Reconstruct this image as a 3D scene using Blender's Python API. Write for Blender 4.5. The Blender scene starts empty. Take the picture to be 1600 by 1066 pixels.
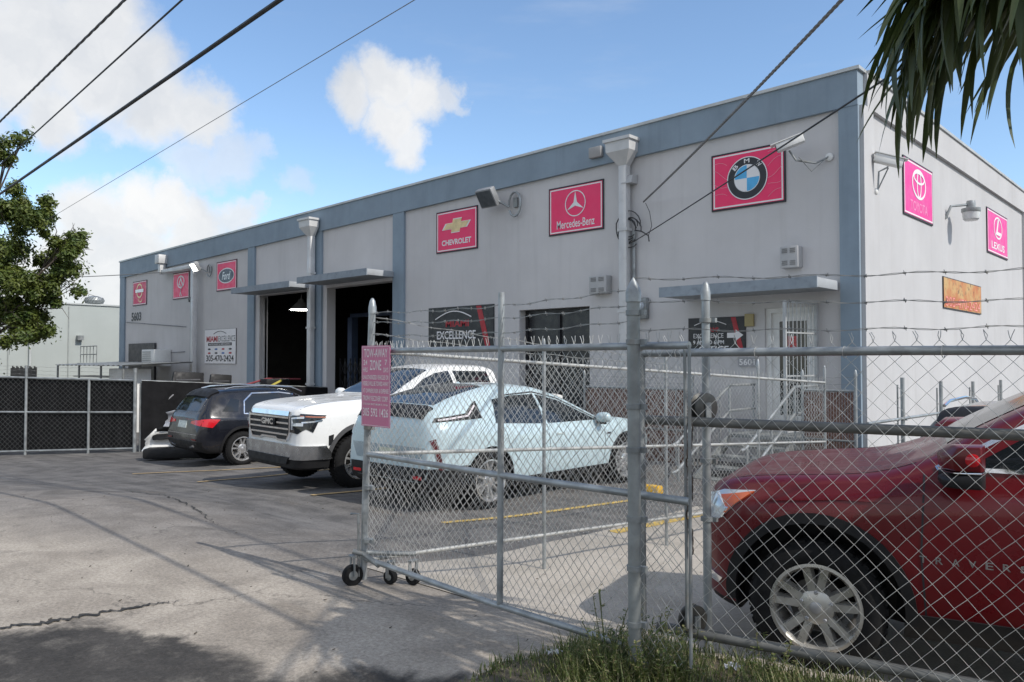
import bpy, bmesh, math, random
from mathutils import Vector as V, Matrix as Mx
from mathutils.bvhtree import BVHTree
R = math.radians
random.seed(7)
scene = bpy.context.scene
col = scene.collection

# ------------------------------------------------------------------ camera, sky, sun, exposure
cam = bpy.data.objects.new('camera', bpy.data.cameras.new('camera')); col.objects.link(cam)
cam.data.sensor_width = 36.0; cam.data.lens = 36.0*1220/1600; cam.data.clip_end = 3000; cam.data.clip_start = 0.05
cam.location = (0, 0, 1.95); cam.rotation_euler = (R(90)+math.atan(32/1220), 0, R(43.2))
scene.camera = cam
scene.render.resolution_x = 1024; scene.render.resolution_y = 682
SUN_EL, SUN_AZ = R(43), R(7)                     # azimuth measured from +X towards +Y
sdir = V((math.cos(SUN_EL)*math.cos(SUN_AZ), math.cos(SUN_EL)*math.sin(SUN_AZ), math.sin(SUN_EL)))
sun = bpy.data.objects.new('sun', bpy.data.lights.new('sun', 'SUN')); col.objects.link(sun)
sun.data.energy = 3.0; sun.data.angle = R(0.55); sun.data.color = (1.0, 0.95, 0.88)
sun.rotation_euler = sdir.to_track_quat('Z', 'Y').to_euler(); sun.location = (20, 5, 30)
scene.view_settings.view_transform = 'Standard'; scene.view_settings.look = 'None'
scene.view_settings.exposure = 0.25; scene.view_settings.gamma = 1.0
world = bpy.data.worlds.new('World'); scene.world = world; world.use_nodes = True

class NT:
    """small helper to write node trees"""
    def __init__(s, tree): s.t = tree; s.n = tree.nodes; s.l = tree.links
    def new(s, typ, **kw):
        n = s.n.new(typ)
        for k, v in kw.items(): setattr(n, k, v)
        return n
    def put(s, sock, val):
        if hasattr(val, 'is_output'): s.l.new(val, sock)
        elif val is not None: sock.default_value = val
    def math(s, op, a, b=None, c=None, clamp=False):
        n = s.new('ShaderNodeMath', operation=op, use_clamp=clamp)
        s.put(n.inputs[0], a)
        if b is not None: s.put(n.inputs[1], b)
        if c is not None: s.put(n.inputs[2], c)
        return n.outputs[0]
    def vm(s, op, a, b=None, out=0):
        n = s.new('ShaderNodeVectorMath', operation=op); s.put(n.inputs[0], a)
        if b is not None: s.put(n.inputs[3 if op == 'SCALE' else 1], b)
        return n.outputs[out]
    def noise(s, vec, scale, detail=4, rough=.55, dist=0., out=0):
        n = s.new('ShaderNodeTexNoise'); s.put(n.inputs['Vector'], vec)
        n.inputs['Scale'].default_value = scale; n.inputs['Detail'].default_value = detail
        n.inputs['Roughness'].default_value = rough; n.inputs['Distortion'].default_value = dist
        return n.outputs[out]
    def ramp(s, v, a, b, lo=0., hi=1.):
        n = s.new('ShaderNodeMapRange', interpolation_type='SMOOTHSTEP')
        s.put(n.inputs[0], v); s.put(n.inputs[1], a); s.put(n.inputs[2], b); s.put(n.inputs[3], lo); s.put(n.inputs[4], hi)
        return n.outputs[0]
    def mix(s, fac, a, b, mode='MIX'):
        n = s.new('ShaderNodeMix', data_type='RGBA', blend_type=mode)
        s.put(n.inputs[0], fac); s.put(n.inputs[6], a); s.put(n.inputs[7], b)
        return n.outputs[2]
def c4(c): return (c[0], c[1], c[2], 1.0)

w = NT(world.node_tree); w.n.clear()
sky = w.new('ShaderNodeTexSky', sky_type='NISHITA'); sky.sun_disc = False
sky.sun_elevation = SUN_EL; sky.sun_rotation = R(90)-SUN_AZ; sky.altitude = 0; sky.air_density = 1.0; sky.dust_density = 0.6; sky.ozone_density = 1.6
bg = w.new('ShaderNodeBackground'); bg.inputs[1].default_value = 0.12
wo = w.new('ShaderNodeOutputWorld'); w.l.new(bg.outputs[0], wo.inputs[0])
tc = w.new('ShaderNodeTexCoord').outputs['Generated']
nz = w.noise(tc, 13.0, 8, .64, 0, 1); nz2 = w.noise(tc, 2.6, 5, .6, 0, 1)
dirn = w.vm('ADD', tc, w.vm('SCALE', w.vm('SUBTRACT', nz, (.5, .5, .5)), .085))
dirn = w.vm('NORMALIZE', w.vm('ADD', dirn, w.vm('SCALE', w.vm('SUBTRACT', nz2, (.5, .5, .5)), .025)))
def sky_dir(px, py):
    """unit direction of a cloud, from its bearing (px) and height (py) in a 1600 x 1066 frame"""
    return (cam.rotation_euler.to_matrix() @ V(((px-800)/1220, (533-py)/1220, -1))).normalized()
puffs = []
for (px, py, rad, amp) in ((70,60,105,1), (150,40,80,1), (30,110,80,1), (160,110,90,1), (225,110,60,1), (90,180,50,1), (250,165,60,1), (310,180,50,1), (190,190,32,.7), (-60,60,120,1), (-120,180,100,1), (325,150,22,.6),
        (545,140,38,1), (600,128,42,1), (650,152,44,1), (700,150,26,.8), (605,185,40,1), (625,225,34,.95), (720,165,14,.5),
        (150,345,55,1), (215,325,50,1), (260,315,38,1), (300,345,50,1), (120,400,60,1), (200,400,75,1), (290,400,60,1), (360,350,32,.9), (390,330,18,.6), (60,450,80,1), (180,460,80,1), (340,400,40,.8),
        (300,258,38,.6), (355,250,40,.62), (390,235,20,.45), (450,282,24,.40)):
    puffs.append((sky_dir(px, py), rad/1220*math.cos(math.atan(math.hypot(px-800, py-533)/1220))**1.0, amp))
dens = None
for d, rad, amp in puffs:
    m = w.ramp(w.vm('DOT_PRODUCT', dirn, tuple(d), out=1), math.cos(rad*1.38), math.cos(rad*.42), 0, amp)
    dens = m if dens is None else w.math('MAXIMUM', dens, m)
# fair-weather cloud over the rest of the sky
look = w.vm('DOT_PRODUCT', tc, (-.68, .72, .2), out=1)
gen = w.ramp(w.noise(tc, 3.1, 6, .6, .2), .40, .56)
dens = w.math('MAXIMUM', dens, w.math('MULTIPLY', gen, w.ramp(look, .62, .45)))
wisp = w.math('MULTIPLY', w.ramp(w.noise(w.vm('MULTIPLY', tc, (1, 1, 5)), 3.5, 5, .6), .5, .8), .16)
dens = w.math('MAXIMUM', dens, wisp)
up = w.new('ShaderNodeSeparateXYZ'); w.l.new(tc, up.inputs[0])
dens = w.math('MULTIPLY', dens, w.ramp(up.outputs[2], -.02, .03))
shade = w.ramp(w.noise(dirn, 5.0, 5, .6), .3, .72)
ccol = w.mix(shade, (4.9, 5.1, 5.4, 1), (7.0, 6.95, 6.85, 1))
skyc = w.mix(1.0, sky.outputs[0], (1.30, 1.40, 1.46, 1), 'MULTIPLY')
w.l.new(w.mix(w.math('MULTIPLY', dens, .96), skyc, ccol), bg.inputs[0])

# ------------------------------------------------------------------ materials
MATS = {}
def mat(name, color, rough=.6, metal=0., var=.12, vscale=3., bump=0., bscale=60., coat=0., spec=.5, dirt=0., dirtcol=(.12,.10,.08), streak=0., emit=None, estr=0.):
    if name in MATS: return MATS[name]
    m = bpy.data.materials.new(name); m.use_nodes = True
    t = NT(m.node_tree); b = t.n['Principled BSDF']
    co = t.new('ShaderNodeTexCoord').outputs['Object']
    base = c4(color)
    if var:
        n = t.noise(co, vscale, 5, .6)
        f = t.ramp(n, .25, .75, 1-var, 1+var)
        base = t.mix(1.0, c4(color), t.new('ShaderNodeCombineColor').outputs[0], 'MULTIPLY')
        cc = base.node.inputs[7].links[0].from_node
        for i in range(3): t.put(cc.inputs[i], f)
        r2 = t.ramp(t.noise(co, vscale*2.3, 4, .6), .3, .7, max(0, rough-.1), min(1, rough+.1))
        t.put(b.inputs['Roughness'], r2)
    else: b.inputs['Roughness'].default_value = rough
    if dirt:
        n = t.ramp(t.noise(co, vscale*1.7, 6, .65, .4), .5, .75, 0, dirt)
        base = t.mix(n, base, c4(dirtcol))
    if streak:
        n = t.ramp(t.noise(t.vm('MULTIPLY', co, (2.6, 2.6, .16)), 1.5, 5, .65), .48, .78, 0, streak)
        base = t.mix(n, base, c4(dirtcol))
    t.put(b.inputs['Base Color'], base)
    b.inputs['Metallic'].default_value = metal; b.inputs['Specular IOR Level'].default_value = spec
    b.inputs['Coat Weight'].default_value = coat; b.inputs['Coat Roughness'].default_value = .04
    if emit: b.inputs['Emission Color'].default_value = c4(emit); b.inputs['Emission Strength'].default_value = estr
    if bump:
        bn = t.new('ShaderNodeBump'); bn.inputs['Strength'].default_value = bump; bn.inputs['Distance'].default_value = .01
        t.put(bn.inputs['Height'], t.noise(co, bscale, 4, .6)); t.l.new(bn.outputs[0], b.inputs['Normal'])
    MATS[name] = m
    return m
galv = mat('galvanised_steel', (.33,.35,.355), .45, .5, .28, 6, dirt=.45, dirtcol=(.17,.165,.15))
galv_old = mat('weathered_steel', (.25,.265,.265), .52, .4, .28, 5, dirt=.5, dirtcol=(.20,.16,.12))
wire_m = mat('fence_wire', (.52,.52,.50), .48, .35, .2, 4, dirt=.35, dirtcol=(.22,.17,.12))
black_pl = mat('black_plastic', (.014,.014,.015), .55, 0, .2, 4, spec=.3)
rubber = mat('tyre_rubber', (.014,.014,.0145), .85, 0, .25, 12, bump=.2, bscale=80, spec=.2)
dark_gl = mat('dark_glass', (.012,.015,.018), .04, 0, 0, spec=.75)
chrome = mat('chrome', (.75,.76,.78), .12, 1., .05)
alu = mat('alloy_wheel', (.62,.62,.61), .3, .75, .1, 6)
white_p = mat('white_paint', (.74,.74,.72), .5, 0, .08, 2, dirt=.2, dirtcol=(.4,.38,.34))
black_p = mat('black_paint', (.02,.02,.022), .35, 0, .1)
red_lens = mat('red_lens', (.55,.012,.02), .12, 0, .1, coat=.6)
lamp_gl = mat('lamp_glass', (.55,.6,.64), .08, .3, .15, 8, coat=.8)
amber = mat('amber_lens', (.65,.13,.04), .15, 0, .1, coat=.6)

# ------------------------------------------------------------------ mesh helpers
WM = {}
def link(o, parent=None):
    col.objects.link(o)
    if parent is not None: o.parent = parent
    WM[o.name] = WM[parent.name].copy() if parent is not None else Mx.Identity(4)
    return o
def tag(o, label=None, cat=None, group=None, kind=None):
    if label: o['label'] = label
    if cat: o['category'] = cat
    if group: o['group'] = group
    if kind: o['kind'] = kind
    return o
def thing(name, label, cat, loc, rz=0, group=None):
    o = bpy.data.objects.new(name, None); o.empty_display_size = .3; link(o)
    o.location = loc; o.rotation_euler = (0, 0, rz)
    WM[o.name] = Mx.Translation(loc) @ Mx.Rotation(rz, 4, 'Z')
    return tag(o, label, cat, group)
def smooth_me(me, ang=38):
    for p in me.polygons: p.use_smooth = True
    me.set_sharp_from_angle(angle=R(ang))
class MB:
    def __init__(s): s.v = []; s.f = []; s.m = []
    def add(s, vs, fs, mi=0):
        o = len(s.v); s.v += [V(p) for p in vs]; s.f += [tuple(i+o for i in f) for f in fs]; s.m += [mi]*len(fs); return s
    def box(s, x0, x1, y0, y1, z0, z1, mi=0, M=None):
        vs = [V((x, y, z)) for z in (z0, z1) for y in (y0, y1) for x in (x0, x1)]
        if M is not None: vs = [M @ p for p in vs]
        return s.add(vs, [(0,2,3,1), (4,5,7,6), (0,1,5,4), (2,6,7,3), (0,4,6,2), (1,3,7,5)], mi)
    def bar(s, a, b, wd, ht, up=(0,0,1), mi=0):
        a, b = V(a), V(b); x = (b-a); L = x.length; x.normalize(); u = V(up)
        if abs(x.dot(u)) > .95: u = V((0,1,0))
        y = u.cross(x).normalized(); zz = x.cross(y)
        M = Mx((( x.x, y.x, zz.x, a.x), (x.y, y.y, zz.y, a.y), (x.z, y.z, zz.z, a.z), (0,0,0,1)))
        return s.box(0, L, -wd/2, wd/2, -ht/2, ht/2, mi, M)
    def tube(s, pts, r, n=8, caps=True, mi=0, closed=False):
        pts = [V(p) for p in pts]; k = len(pts); rs = r if isinstance(r, (list, tuple)) else [r]*k
        vs, fs = [], []; ref = None
        for i, p in enumerate(pts):
            a = pts[i-1] if (i > 0 or closed) else p; b = pts[(i+1) % k] if (i < k-1 or closed) else p
            t = (b-a).normalized() if (b-a).length > 1e-9 else V((0,0,1))
            if ref is None: ref = V((0,0,1)) if abs(t.z) < .9 else V((1,0,0))
            x = ref - t*ref.dot(t)
            if x.length < 1e-4: x = t.orthogonal()
            x.normalize(); ref = x; y = t.cross(x)
            for j in range(n):
                q = 2*math.pi*(j+.5)/n; vs.append(p + (x*math.cos(q)+y*math.sin(q))*rs[i])
        for i in range(k if closed else k-1):
            i2 = (i+1) % k
            for j in range(n): fs.append((i*n+j, i*n+(j+1) % n, i2*n+(j+1) % n, i2*n+j))
        if caps and not closed:
            fs.append(tuple(range(n-1, -1, -1))); fs.append(tuple((k-1)*n+j for j in range(n)))
        return s.add(vs, fs, mi)
    def lathe(s, prof, M=Mx.Identity(4), n=20, mi=0, caps=True):
        vs, fs = [], []; k = len(prof)
        for (r_, h) in prof:
            for j in range(n):
                q = 2*math.pi*j/n; vs.append(M @ V((r_*math.cos(q), r_*math.sin(q), h)))
        for i in range(k-1):
            for j in range(n): fs.append((i*n+j, i*n+(j+1) % n, (i+1)*n+(j+1) % n, (i+1)*n+j))
        if caps: fs.append(tuple(range(n-1, -1, -1))); fs.append(tuple((k-1)*n+j for j in range(n)))
        return s.add(vs, fs, mi)
    def prism(s, poly, M=Mx.Identity(4), d=.01, z0=0., mi=0):
        k = len(poly); vs = [M @ V((p[0], p[1], z0)) for p in poly]+[M @ V((p[0], p[1], z0+d)) for p in poly]
        fs = [tuple(range(k-1, -1, -1)), tuple(range(k, 2*k))]+[(i, (i+1) % k, k+(i+1) % k, k+i) for i in range(k)]
        return s.add(vs, fs, mi)
    def ring(s, cx, cy, rx, ry, t, M=Mx.Identity(4), d=.01, z0=0., n=40, mi=0, a0=0., a1=2*math.pi, rot=0.):
        full = abs(a1-a0-2*math.pi) < 1e-6; k = n if full else n+1; vs = []
        for i in range(k):
            q = a0+(a1-a0)*i/n; c, sn = math.cos(q), math.sin(q)
            for (ax, ay) in ((rx, ry), (rx-t, ry-t)):
                x, y = ax*c, ay*sn; x, y = x*math.cos(rot)-y*math.sin(rot), x*math.sin(rot)+y*math.cos(rot)
                for zz in (z0, z0+d): vs.append(M @ V((cx+x, cy+y, zz)))
        fs = []
        for i in range(n):
            a, b = i*4, ((i+1) % k)*4
            fs += [(a+1, a+3, b+3, b+1), (a, b, b+2, a+2), (a, a+1, b+1, b), (a+2, b+2, b+3, a+3)]
        return s.add(vs, fs, mi)
    def build(s, name, mats, parent=None, smooth=False, local=False, bevel=0., kind=None, base=None):
        if not isinstance(mats, (list, tuple)): mats = [mats]
        me = bpy.data.meshes.new(name)
        vs = s.v
        loc = None
        if parent is not None and not local:
            inv = WM[parent.name].inverted(); vs = [inv @ p for p in vs]
        elif parent is None:
            if base is None:
                xs = [p.x for p in vs]; ys = [p.y for p in vs]; zs = [p.z for p in vs]
                base = ((min(xs)+max(xs))/2, (min(ys)+max(ys))/2, min(zs))
            loc = V(base); vs = [p-loc for p in vs]
        me.from_pydata([tuple(p) for p in vs], [], s.f)
        for m in mats: me.materials.append(m)
        if len(mats) > 1: me.polygons.foreach_set('material_index', s.m)
        if bevel:
            bm = bmesh.new(); bm.from_mesh(me)
            bmesh.ops.recalc_face_normals(bm, faces=bm.faces)
            ed = [e for e in bm.edges if len(e.link_faces) == 2 and e.calc_face_angle(0) > R(35)]
            bmesh.ops.bevel(bm, geom=ed, offset=bevel, segments=2, profile=.5, affect='EDGES', clamp_overlap=True)
            bm.to_mesh(me); bm.free()
        else:
            bm = bmesh.new(); bm.from_mesh(me); bmesh.ops.recalc_face_normals(bm, faces=bm.faces); bm.to_mesh(me); bm.free()
        if smooth or bevel: smooth_me(me)
        o = bpy.data.objects.new(name, me); link(o, parent)
        if loc is not None: o.location = loc; WM[o.name] = Mx.Translation(loc)
        if kind: o['kind'] = kind
        return o
def frame(o, x, y, z):
    x, y, z = V(x).normalized(), V(y).normalized(), V(z).normalized()
    return Mx(((x.x, y.x, z.x, o[0]), (x.y, y.y, z.y, o[1]), (x.z, y.z, z.z, o[2]), (0,0,0,1)))
def front_M(X, Z, Y=14.): return frame((X, Y, Z), (1,0,0), (0,0,1), (0,-1,0))
def side_M(Y, Z, X=-4.84): return frame((X, Y, Z), (0,1,0), (0,0,1), (1,0,0))
def text_data(txt, bold=0., ext=.004, shear=0., space=1.):
    cu = bpy.data.curves.new('t', 'FONT'); cu.body = txt; cu.size = 1; cu.align_x = 'CENTER'; cu.align_y = 'CENTER'
    cu.offset = bold; cu.extrude = 0; cu.resolution_u = 3; cu.shear = shear; cu.space_character = space
    ob = bpy.data.objects.new('t', cu); col.objects.link(ob); bpy.context.view_layer.update()
    me = bpy.data.meshes.new_from_object(ob)
    vs = [v.co.copy() for v in me.vertices]; fs = [tuple(p.vertices) for p in me.polygons]
    bpy.data.objects.remove(ob); bpy.data.curves.remove(cu); bpy.data.meshes.remove(me)
    return vs, fs
def text(txt, M, wd, ht, m, parent, name='lettering', bold=.01, z0=.002, shear=0., space=1., local=False):
    vs, fs = text_data(txt, bold, shear=shear, space=space)
    x0, x1 = min(p.x for p in vs), max(p.x for p in vs); y0, y1 = min(p.y for p in vs), max(p.y for p in vs)
    sx = wd/(x1-x0); sy = ht/(y1-y0)
    b = MB(); b.add([M @ V(((p.x-(x0+x1)/2)*sx, (p.y-(y0+y1)/2)*sy, z0)) for p in vs], fs)
    return b.build(name, m, parent, local=local)
def gz(x, y):
    """height of the ground: street level drops to the lot and away to the left"""
    def ss(t): t = max(0, min(1, t)); return t*t*(3-2*t)
    a = .29*(1-ss((y-3.0)/2.9)*.86) if y < 5.9 else .0406*(1-ss((y-5.9)/1.5))
    b = -.034*max(0., -x-9.5)
    return a*(1-ss((-x-10)/9)) + b*ss((-x-9.5)/2.0)
# ------------------------------------------------------------------ ground
def ground_mat():
    m = bpy.data.materials.new('worn_asphalt'); m.use_nodes = True; t = NT(m.node_tree); b = t.n['Principled BSDF']
    pos = t.new('ShaderNodeNewGeometry').outputs['Position']
    sp = t.new('ShaderNodeSeparateXYZ'); t.l.new(pos, sp.inputs[0]); X, Y = sp.outputs[0], sp.outputs[1]
    big = t.noise(pos, .55, 5, .6, .3); med = t.noise(pos, 2.2, 6, .65, .4); fine = t.noise(pos, 38, 3, .7); grit = t.noise(pos, 150, 2, .6)
    worn = t.mix(t.ramp(med, .3, .7), (.178,.160,.142,1), (.268,.243,.216,1))
    lot = t.mix(t.ramp(med, .3, .72), (.090,.086,.084,1), (.162,.154,.147,1))
    streaks = t.noise(t.vm('MULTIPLY', pos, (.35, 3.0, 1)), 1.3, 5, .62)
    lot = t.mix(t.ramp(streaks, .45, .7, 0, .6), lot, (.21,.20,.19,1))
    inlot = t.ramp(t.math('ADD', t.math('ADD', Y, t.math('MULTIPLY', X, -.16)), t.math('MULTIPLY', big, 3.2)), 6.1, 8.2)
    warm = t.mix(t.ramp(t.noise(pos, 1.6, 6, .65, .5), .3, .7), (.28,.245,.205,1), (.42,.372,.312,1))
    nearm = t.ramp(t.math('ADD', t.math('ADD', Y, t.math('MULTIPLY', X, -.32)), t.math('MULTIPLY', big, 1.6)), 6.7, 5.3)
    worn = t.mix(nearm, worn, warm)
    c = t.mix(inlot, worn, lot)
    # dark street overlay with a ragged edge, at the front left
    e = t.math('ADD', t.math('ADD', t.math('MULTIPLY', X, -.50), Y), t.math('MULTIPLY', t.math('SUBTRACT', t.noise(pos, 1.1, 6, .62, .5), .5), 1.9))
    street = t.ramp(e, 4.44, 4.14)
    sc = t.mix(t.ramp(med, .3, .7), (.042,.039,.036,1), (.072,.066,.060,1))
    sc = t.mix(t.ramp(t.noise(pos, 5.5, 6, .7), .50, .78, 0, .75), sc, (.17,.155,.135,1))
    c = t.mix(street, c, sc)
    # oil and damp marks
    stain = t.math('MULTIPLY', t.ramp(t.noise(pos, .9, 5, .6, .8), .56, .70), .45)
    c = t.mix(stain, c, (.075,.070,.065,1))
    tan = t.ramp(t.noise(t.vm('MULTIPLY', pos, (.5, 2.4, 1)), .9, 4, .6), .58, .75, 0, .35)
    c = t.mix(tan, c, (.24,.20,.155,1))
    # hairline cracks
    vo = t.new('ShaderNodeTexVoronoi', feature='DISTANCE_TO_EDGE'); vo.inputs['Scale'].default_value = .42
    t.put(vo.inputs['Vector'], t.vm('ADD', pos, t.vm('SCALE', t.noise(pos, 1.8, 6, .65, 0, 1), .9)))
    ck = t.math('MULTIPLY', t.ramp(vo.outputs['Distance'], .009, .002), t.ramp(big, .42, .6))
    c = t.mix(t.math('MULTIPLY', ck, .45), c, (.035,.033,.03,1))
    g = t.math('ADD', t.math('MULTIPLY', fine, .75), t.math('MULTIPLY', grit, .5))
    gr = t.ramp(g, .3, .95, .62, 1.38); cc = t.new('ShaderNodeCombineColor')
    for i in range(3): t.put(cc.inputs[i], gr)
    c = t.mix(1.0, c, cc.outputs[0], 'MULTIPLY')
    peb = t.new('ShaderNodeTexVoronoi'); peb.inputs['Scale'].default_value = 34; t.put(peb.inputs['Vector'], pos)
    c = t.mix(t.math('MULTIPLY', t.ramp(peb.outputs['Distance'], .16, .08), t.ramp(med, .5, .7, 0, .5)), c, (.36,.34,.31,1))
    t.put(b.inputs['Base Color'], c); b.inputs['Roughness'].default_value = .9; b.inputs['Specular IOR Level'].default_value = .25
    bn = t.new('ShaderNodeBump'); bn.inputs['Strength'].default_value = .55; bn.inputs['Distance'].default_value = .012
    t.put(bn.inputs['Height'], g); t.l.new(bn.outputs[0], b.inputs['Normal'])
    return m
def conc_mat():
    m = bpy.data.materials.new('concrete_slab'); m.use_nodes = True; t = NT(m.node_tree); b = t.n['Principled BSDF']
    pos = t.new('ShaderNodeNewGeometry').outputs['Position']
    med = t.noise(pos, 1.4, 6, .65, .4); fine = t.noise(pos, 42, 3, .7)
    c = t.mix(t.ramp(med, .3, .7), (.41,.365,.305,1), (.54,.485,.415,1))
    c = t.mix(t.ramp(t.noise(t.vm('MULTIPLY', pos, (1.5, .4, 1)), 1.2, 5, .65), .52, .72, 0, .6), c, (.25,.23,.205,1))
    c = t.mix(t.ramp(fine, .35, .8, .35, 0), c, (.14,.13,.115,1))
    t.put(b.inputs['Base Color'], c); b.inputs['Roughness'].default_value = .9
    bn = t.new('ShaderNodeBump'); bn.inputs['Strength'].default_value = .4; bn.inputs['Distance'].default_value = .008
    t.put(bn.inputs['Height'], fine); t.l.new(bn.outputs[0], b.inputs['Normal'])
    return m
def sheet(name, xs, ys, m, lift=0., kind='structure', inside=None):
    b = MB(); nx, ny = len(xs), len(ys)
    b.v = [V((x, y, gz(x, y)+lift)) for y in ys for x in xs]
    b.f = [(j*nx+i, j*nx+i+1, (j+1)*nx+i+1, (j+1)*nx+i) for j in range(ny-1) for i in range(nx-1) if inside is None or inside((xs[i]+xs[i+1])/2, (ys[j]+ys[j+1])/2)]
    b.m = [0]*len(b.f)
    return b.build(name, m, None, smooth=True, kind=kind, base=(0, 0, 0))
def frange(a, b, st): n = max(1, int(round((b-a)/st))); return [a+(b-a)*i/n for i in range(n+1)]
xs = [-1200, -300, -120, -70]+frange(-50, 8, .5)+[20, 60, 200, 900]
ys = [-900, -200, -50, -15]+frange(-6, 16, .4)+[25, 50, 120, 400, 1500]
ground = sheet('asphalt_lot', xs, ys, ground_mat())
xs2 = frange(-5.42, 4, .3); ys2 = frange(3.95, 9.4, .3)
conc = sheet('concrete_pad', xs2, ys2, conc_mat(), .006)
yellow = mat('yellow_road_paint', (.52,.36,.10), .85, 0, .3, 9, dirt=.9, dirtcol=(.12,.11,.09))
oldpaint = mat('faded_road_paint', (.42,.30,.15), .85, 0, .3, 9, dirt=.8, dirtcol=(.10,.095,.09))
def stripe(a, b_, wd, m, nseg=14):
    b = MB(); a = V((a[0], a[1], 0)); e = V((b_[0], b_[1], 0)); n = (e-a).normalized(); n = V((-n.y, n.x, 0))*wd/2
    for i in range(nseg+1):
        p = a.lerp(e, i/nseg)
        for q in (p-n, p+n): b.v.append(V((q.x, q.y, gz(q.x, q.y)+.011)))
    b.f = [(2*i, 2*i+1, 2*i+3, 2*i+2) for i in range(nseg)]; b.m = [0]*nseg
    return b.build('parking_line', m, None, kind='structure')
stripe((-6.95, 6.2), (-6.2, 9.6), .10, yellow); stripe((-5.28, 7.3), (-4.98, 9.6), .16, yellow)
stripe((-9.75, 6.2), (-9.35, 11.5), .10, oldpaint); stripe((-12.9, 6.0), (-12.6, 11.5), .10, oldpaint); stripe((-15.4, 5.9), (-14.0, 8.2), .10, oldpaint)
# ragged tar-dark crack in the apron
def crack(name, pts, wd, seed, vert=False):
    rr = random.Random(seed); b = MB(); P = []
    for (a, c) in zip(pts[:-1], pts[1:]):
        for i in range(14): P.append((a[0]+(c[0]-a[0])*i/14, a[1]+(c[1]-a[1])*i/14))
    n = len(P)
    for i, p in enumerate(P):
        w_ = wd*(.35+rr.random())*min(1, 3*i/n+.1, 3*(n-i)/n+.05); o = rr.uniform(-.03, .03)
        for sgn in (-1, 1): b.v.append(V((p[0]+(o+sgn*w_/2 if vert else 0), p[1]+(0 if vert else o+sgn*w_/2), gz(p[0], p[1])+.009)))
    b.f = [(2*i, 2*i+1, 2*i+3, 2*i+2) for i in range(n-1)]; b.m = [0]*(n-1)
    return b.build(name, mat('crack_dirt', (.035,.033,.03), .95, 0, .3, 20), None, kind='structure')
crack('pavement_crack', [(-5.93,1.22), (-5.68,1.39), (-5.58,1.62), (-5.52,1.93), (-5.46,2.23), (-5.38,2.45)], .045, 3, True)
crack('pavement_crack', [(-12.2,4.5), (-10.9,4.55), (-9.9,4.4), (-8.7,4.1), (-7.65,3.83)], .025, 5)

# ------------------------------------------------------------------ warehouse
stucco = mat('light_grey_stucco', (.575,.56,.555), .88, 0, .07, .5, bump=.3, bscale=45, streak=.26, dirtcol=(.40,.39,.375), dirt=.10)
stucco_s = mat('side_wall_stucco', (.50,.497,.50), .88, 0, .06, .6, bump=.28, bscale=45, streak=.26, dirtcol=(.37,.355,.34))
slate = mat('slate_blue_paint', (.245,.31,.37), .8, 0, .08, 1.2, bump=.25, bscale=50, streak=.30, dirtcol=(.15,.19,.22), dirt=.12)
coping_m = mat('coping_metal', (.50,.51,.50), .5, .3, .12, 2)
XR, XL, YF = -4.84, -38.1, 14.0
def ztop(x): return 7.04+(x-XR)*.0145
def zband(x): return 6.42+(x-XR)*.0180
wh = thing('warehouse', 'long two storey grey stucco warehouse with slate blue parapet band and open bays', 'building', (XR, YF, -.5))
openings = [(-25.4,-22.15,-2,4.28), (-21.2,-17.78,-2,4.28), (-12.9,-10.75,-2,3.2), (-6.6,-5.6,.68,2.95)]
def wall_front():
    b = MB(); xs = sorted({XL, XR, *[o[0] for o in openings], *[o[1] for o in openings], -34, -30, -15, -9})
    zs = [-1.2, .68, 2.95, 3.2, 4.28]
    for i in range(len(xs)-1):
        x0, x1 = xs[i], xs[i+1]; xm = (x0+x1)/2
        for j in range(len(zs)):
            z0 = zs[j]; top = j == len(zs)-1
            zm = (z0+(zs[j+1] if not top else 6))/2
            if any(o[0] < xm < o[1] and o[2] < zm < o[3] for o in openings): continue
            za, zb_ = (zs[j+1], zs[j+1]) if not top else (ztop(x0)-.05, ztop(x1)-.05)
            b.add([(x0,YF,z0), (x1,YF,z0), (x1,YF,zb_), (x0,YF,za)], [(0,1,2,3)])
    for o in openings:
        z0 = max(o[2], -1.2); d = .32
        b.add([(o[0],YF,z0), (o[0],YF+d,z0), (o[0],YF+d,o[3]), (o[0],YF,o[3]), (o[1],YF,z0), (o[1],YF+d,z0), (o[1],YF+d,o[3]), (o[1],YF,o[3])], [(0,1,2,3), (4,7,6,5), (3,2,6,7), (0,4,5,1)])
    return b.build('front_wall', stucco, wh)
wall_front()
b = MB(); b.box(XR-.3, XR, YF+.002, 46, -1.2, 6.98); b.build('side_wall', stucco_s, wh)
b = MB(); b.box(XL, XL+.3, YF+.02, 30, -1.2, 6.5); b.build('side_wall', stucco, wh)
b = MB(); b.box(XL, XR-.3, 45.6, 45.9, -1.2, 6.4); b.build('rear_wall', stucco, wh)
b = MB(); b.add([(XL,YF+.1,6.2), (XR-.1,YF+.1,6.55), (XR-.1,45.8,6.55), (XL,45.8,6.2)], [(0,1,2,3)]); b.build('roof', mat('roof_felt', (.3,.3,.3), .9), wh)
for (x0, x1) in ((-5.17,XR+.004), (-17.78,-17.28), (-22.05,-21.42), (-26.15,-25.68), (XL-.004,-37.55)):
    b = MB(); b.add([(x0,YF-.07,-1.2), (x1,YF-.07,-1.2), (x1,YF-.07,zband(x1)+.02), (x0,YF-.07,zband(x0)+.02), (x0,YF+.02,-1.2), (x1,YF+.02,-1.2), (x1,YF+.02,zband(x1)+.02), (x0,YF+.02,zband(x0)+.02)],
        [(0,1,2,3), (0,3,7,4), (1,5,6,2), (4,7,6,5)]); b.build('pilaster', slate, wh)
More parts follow.
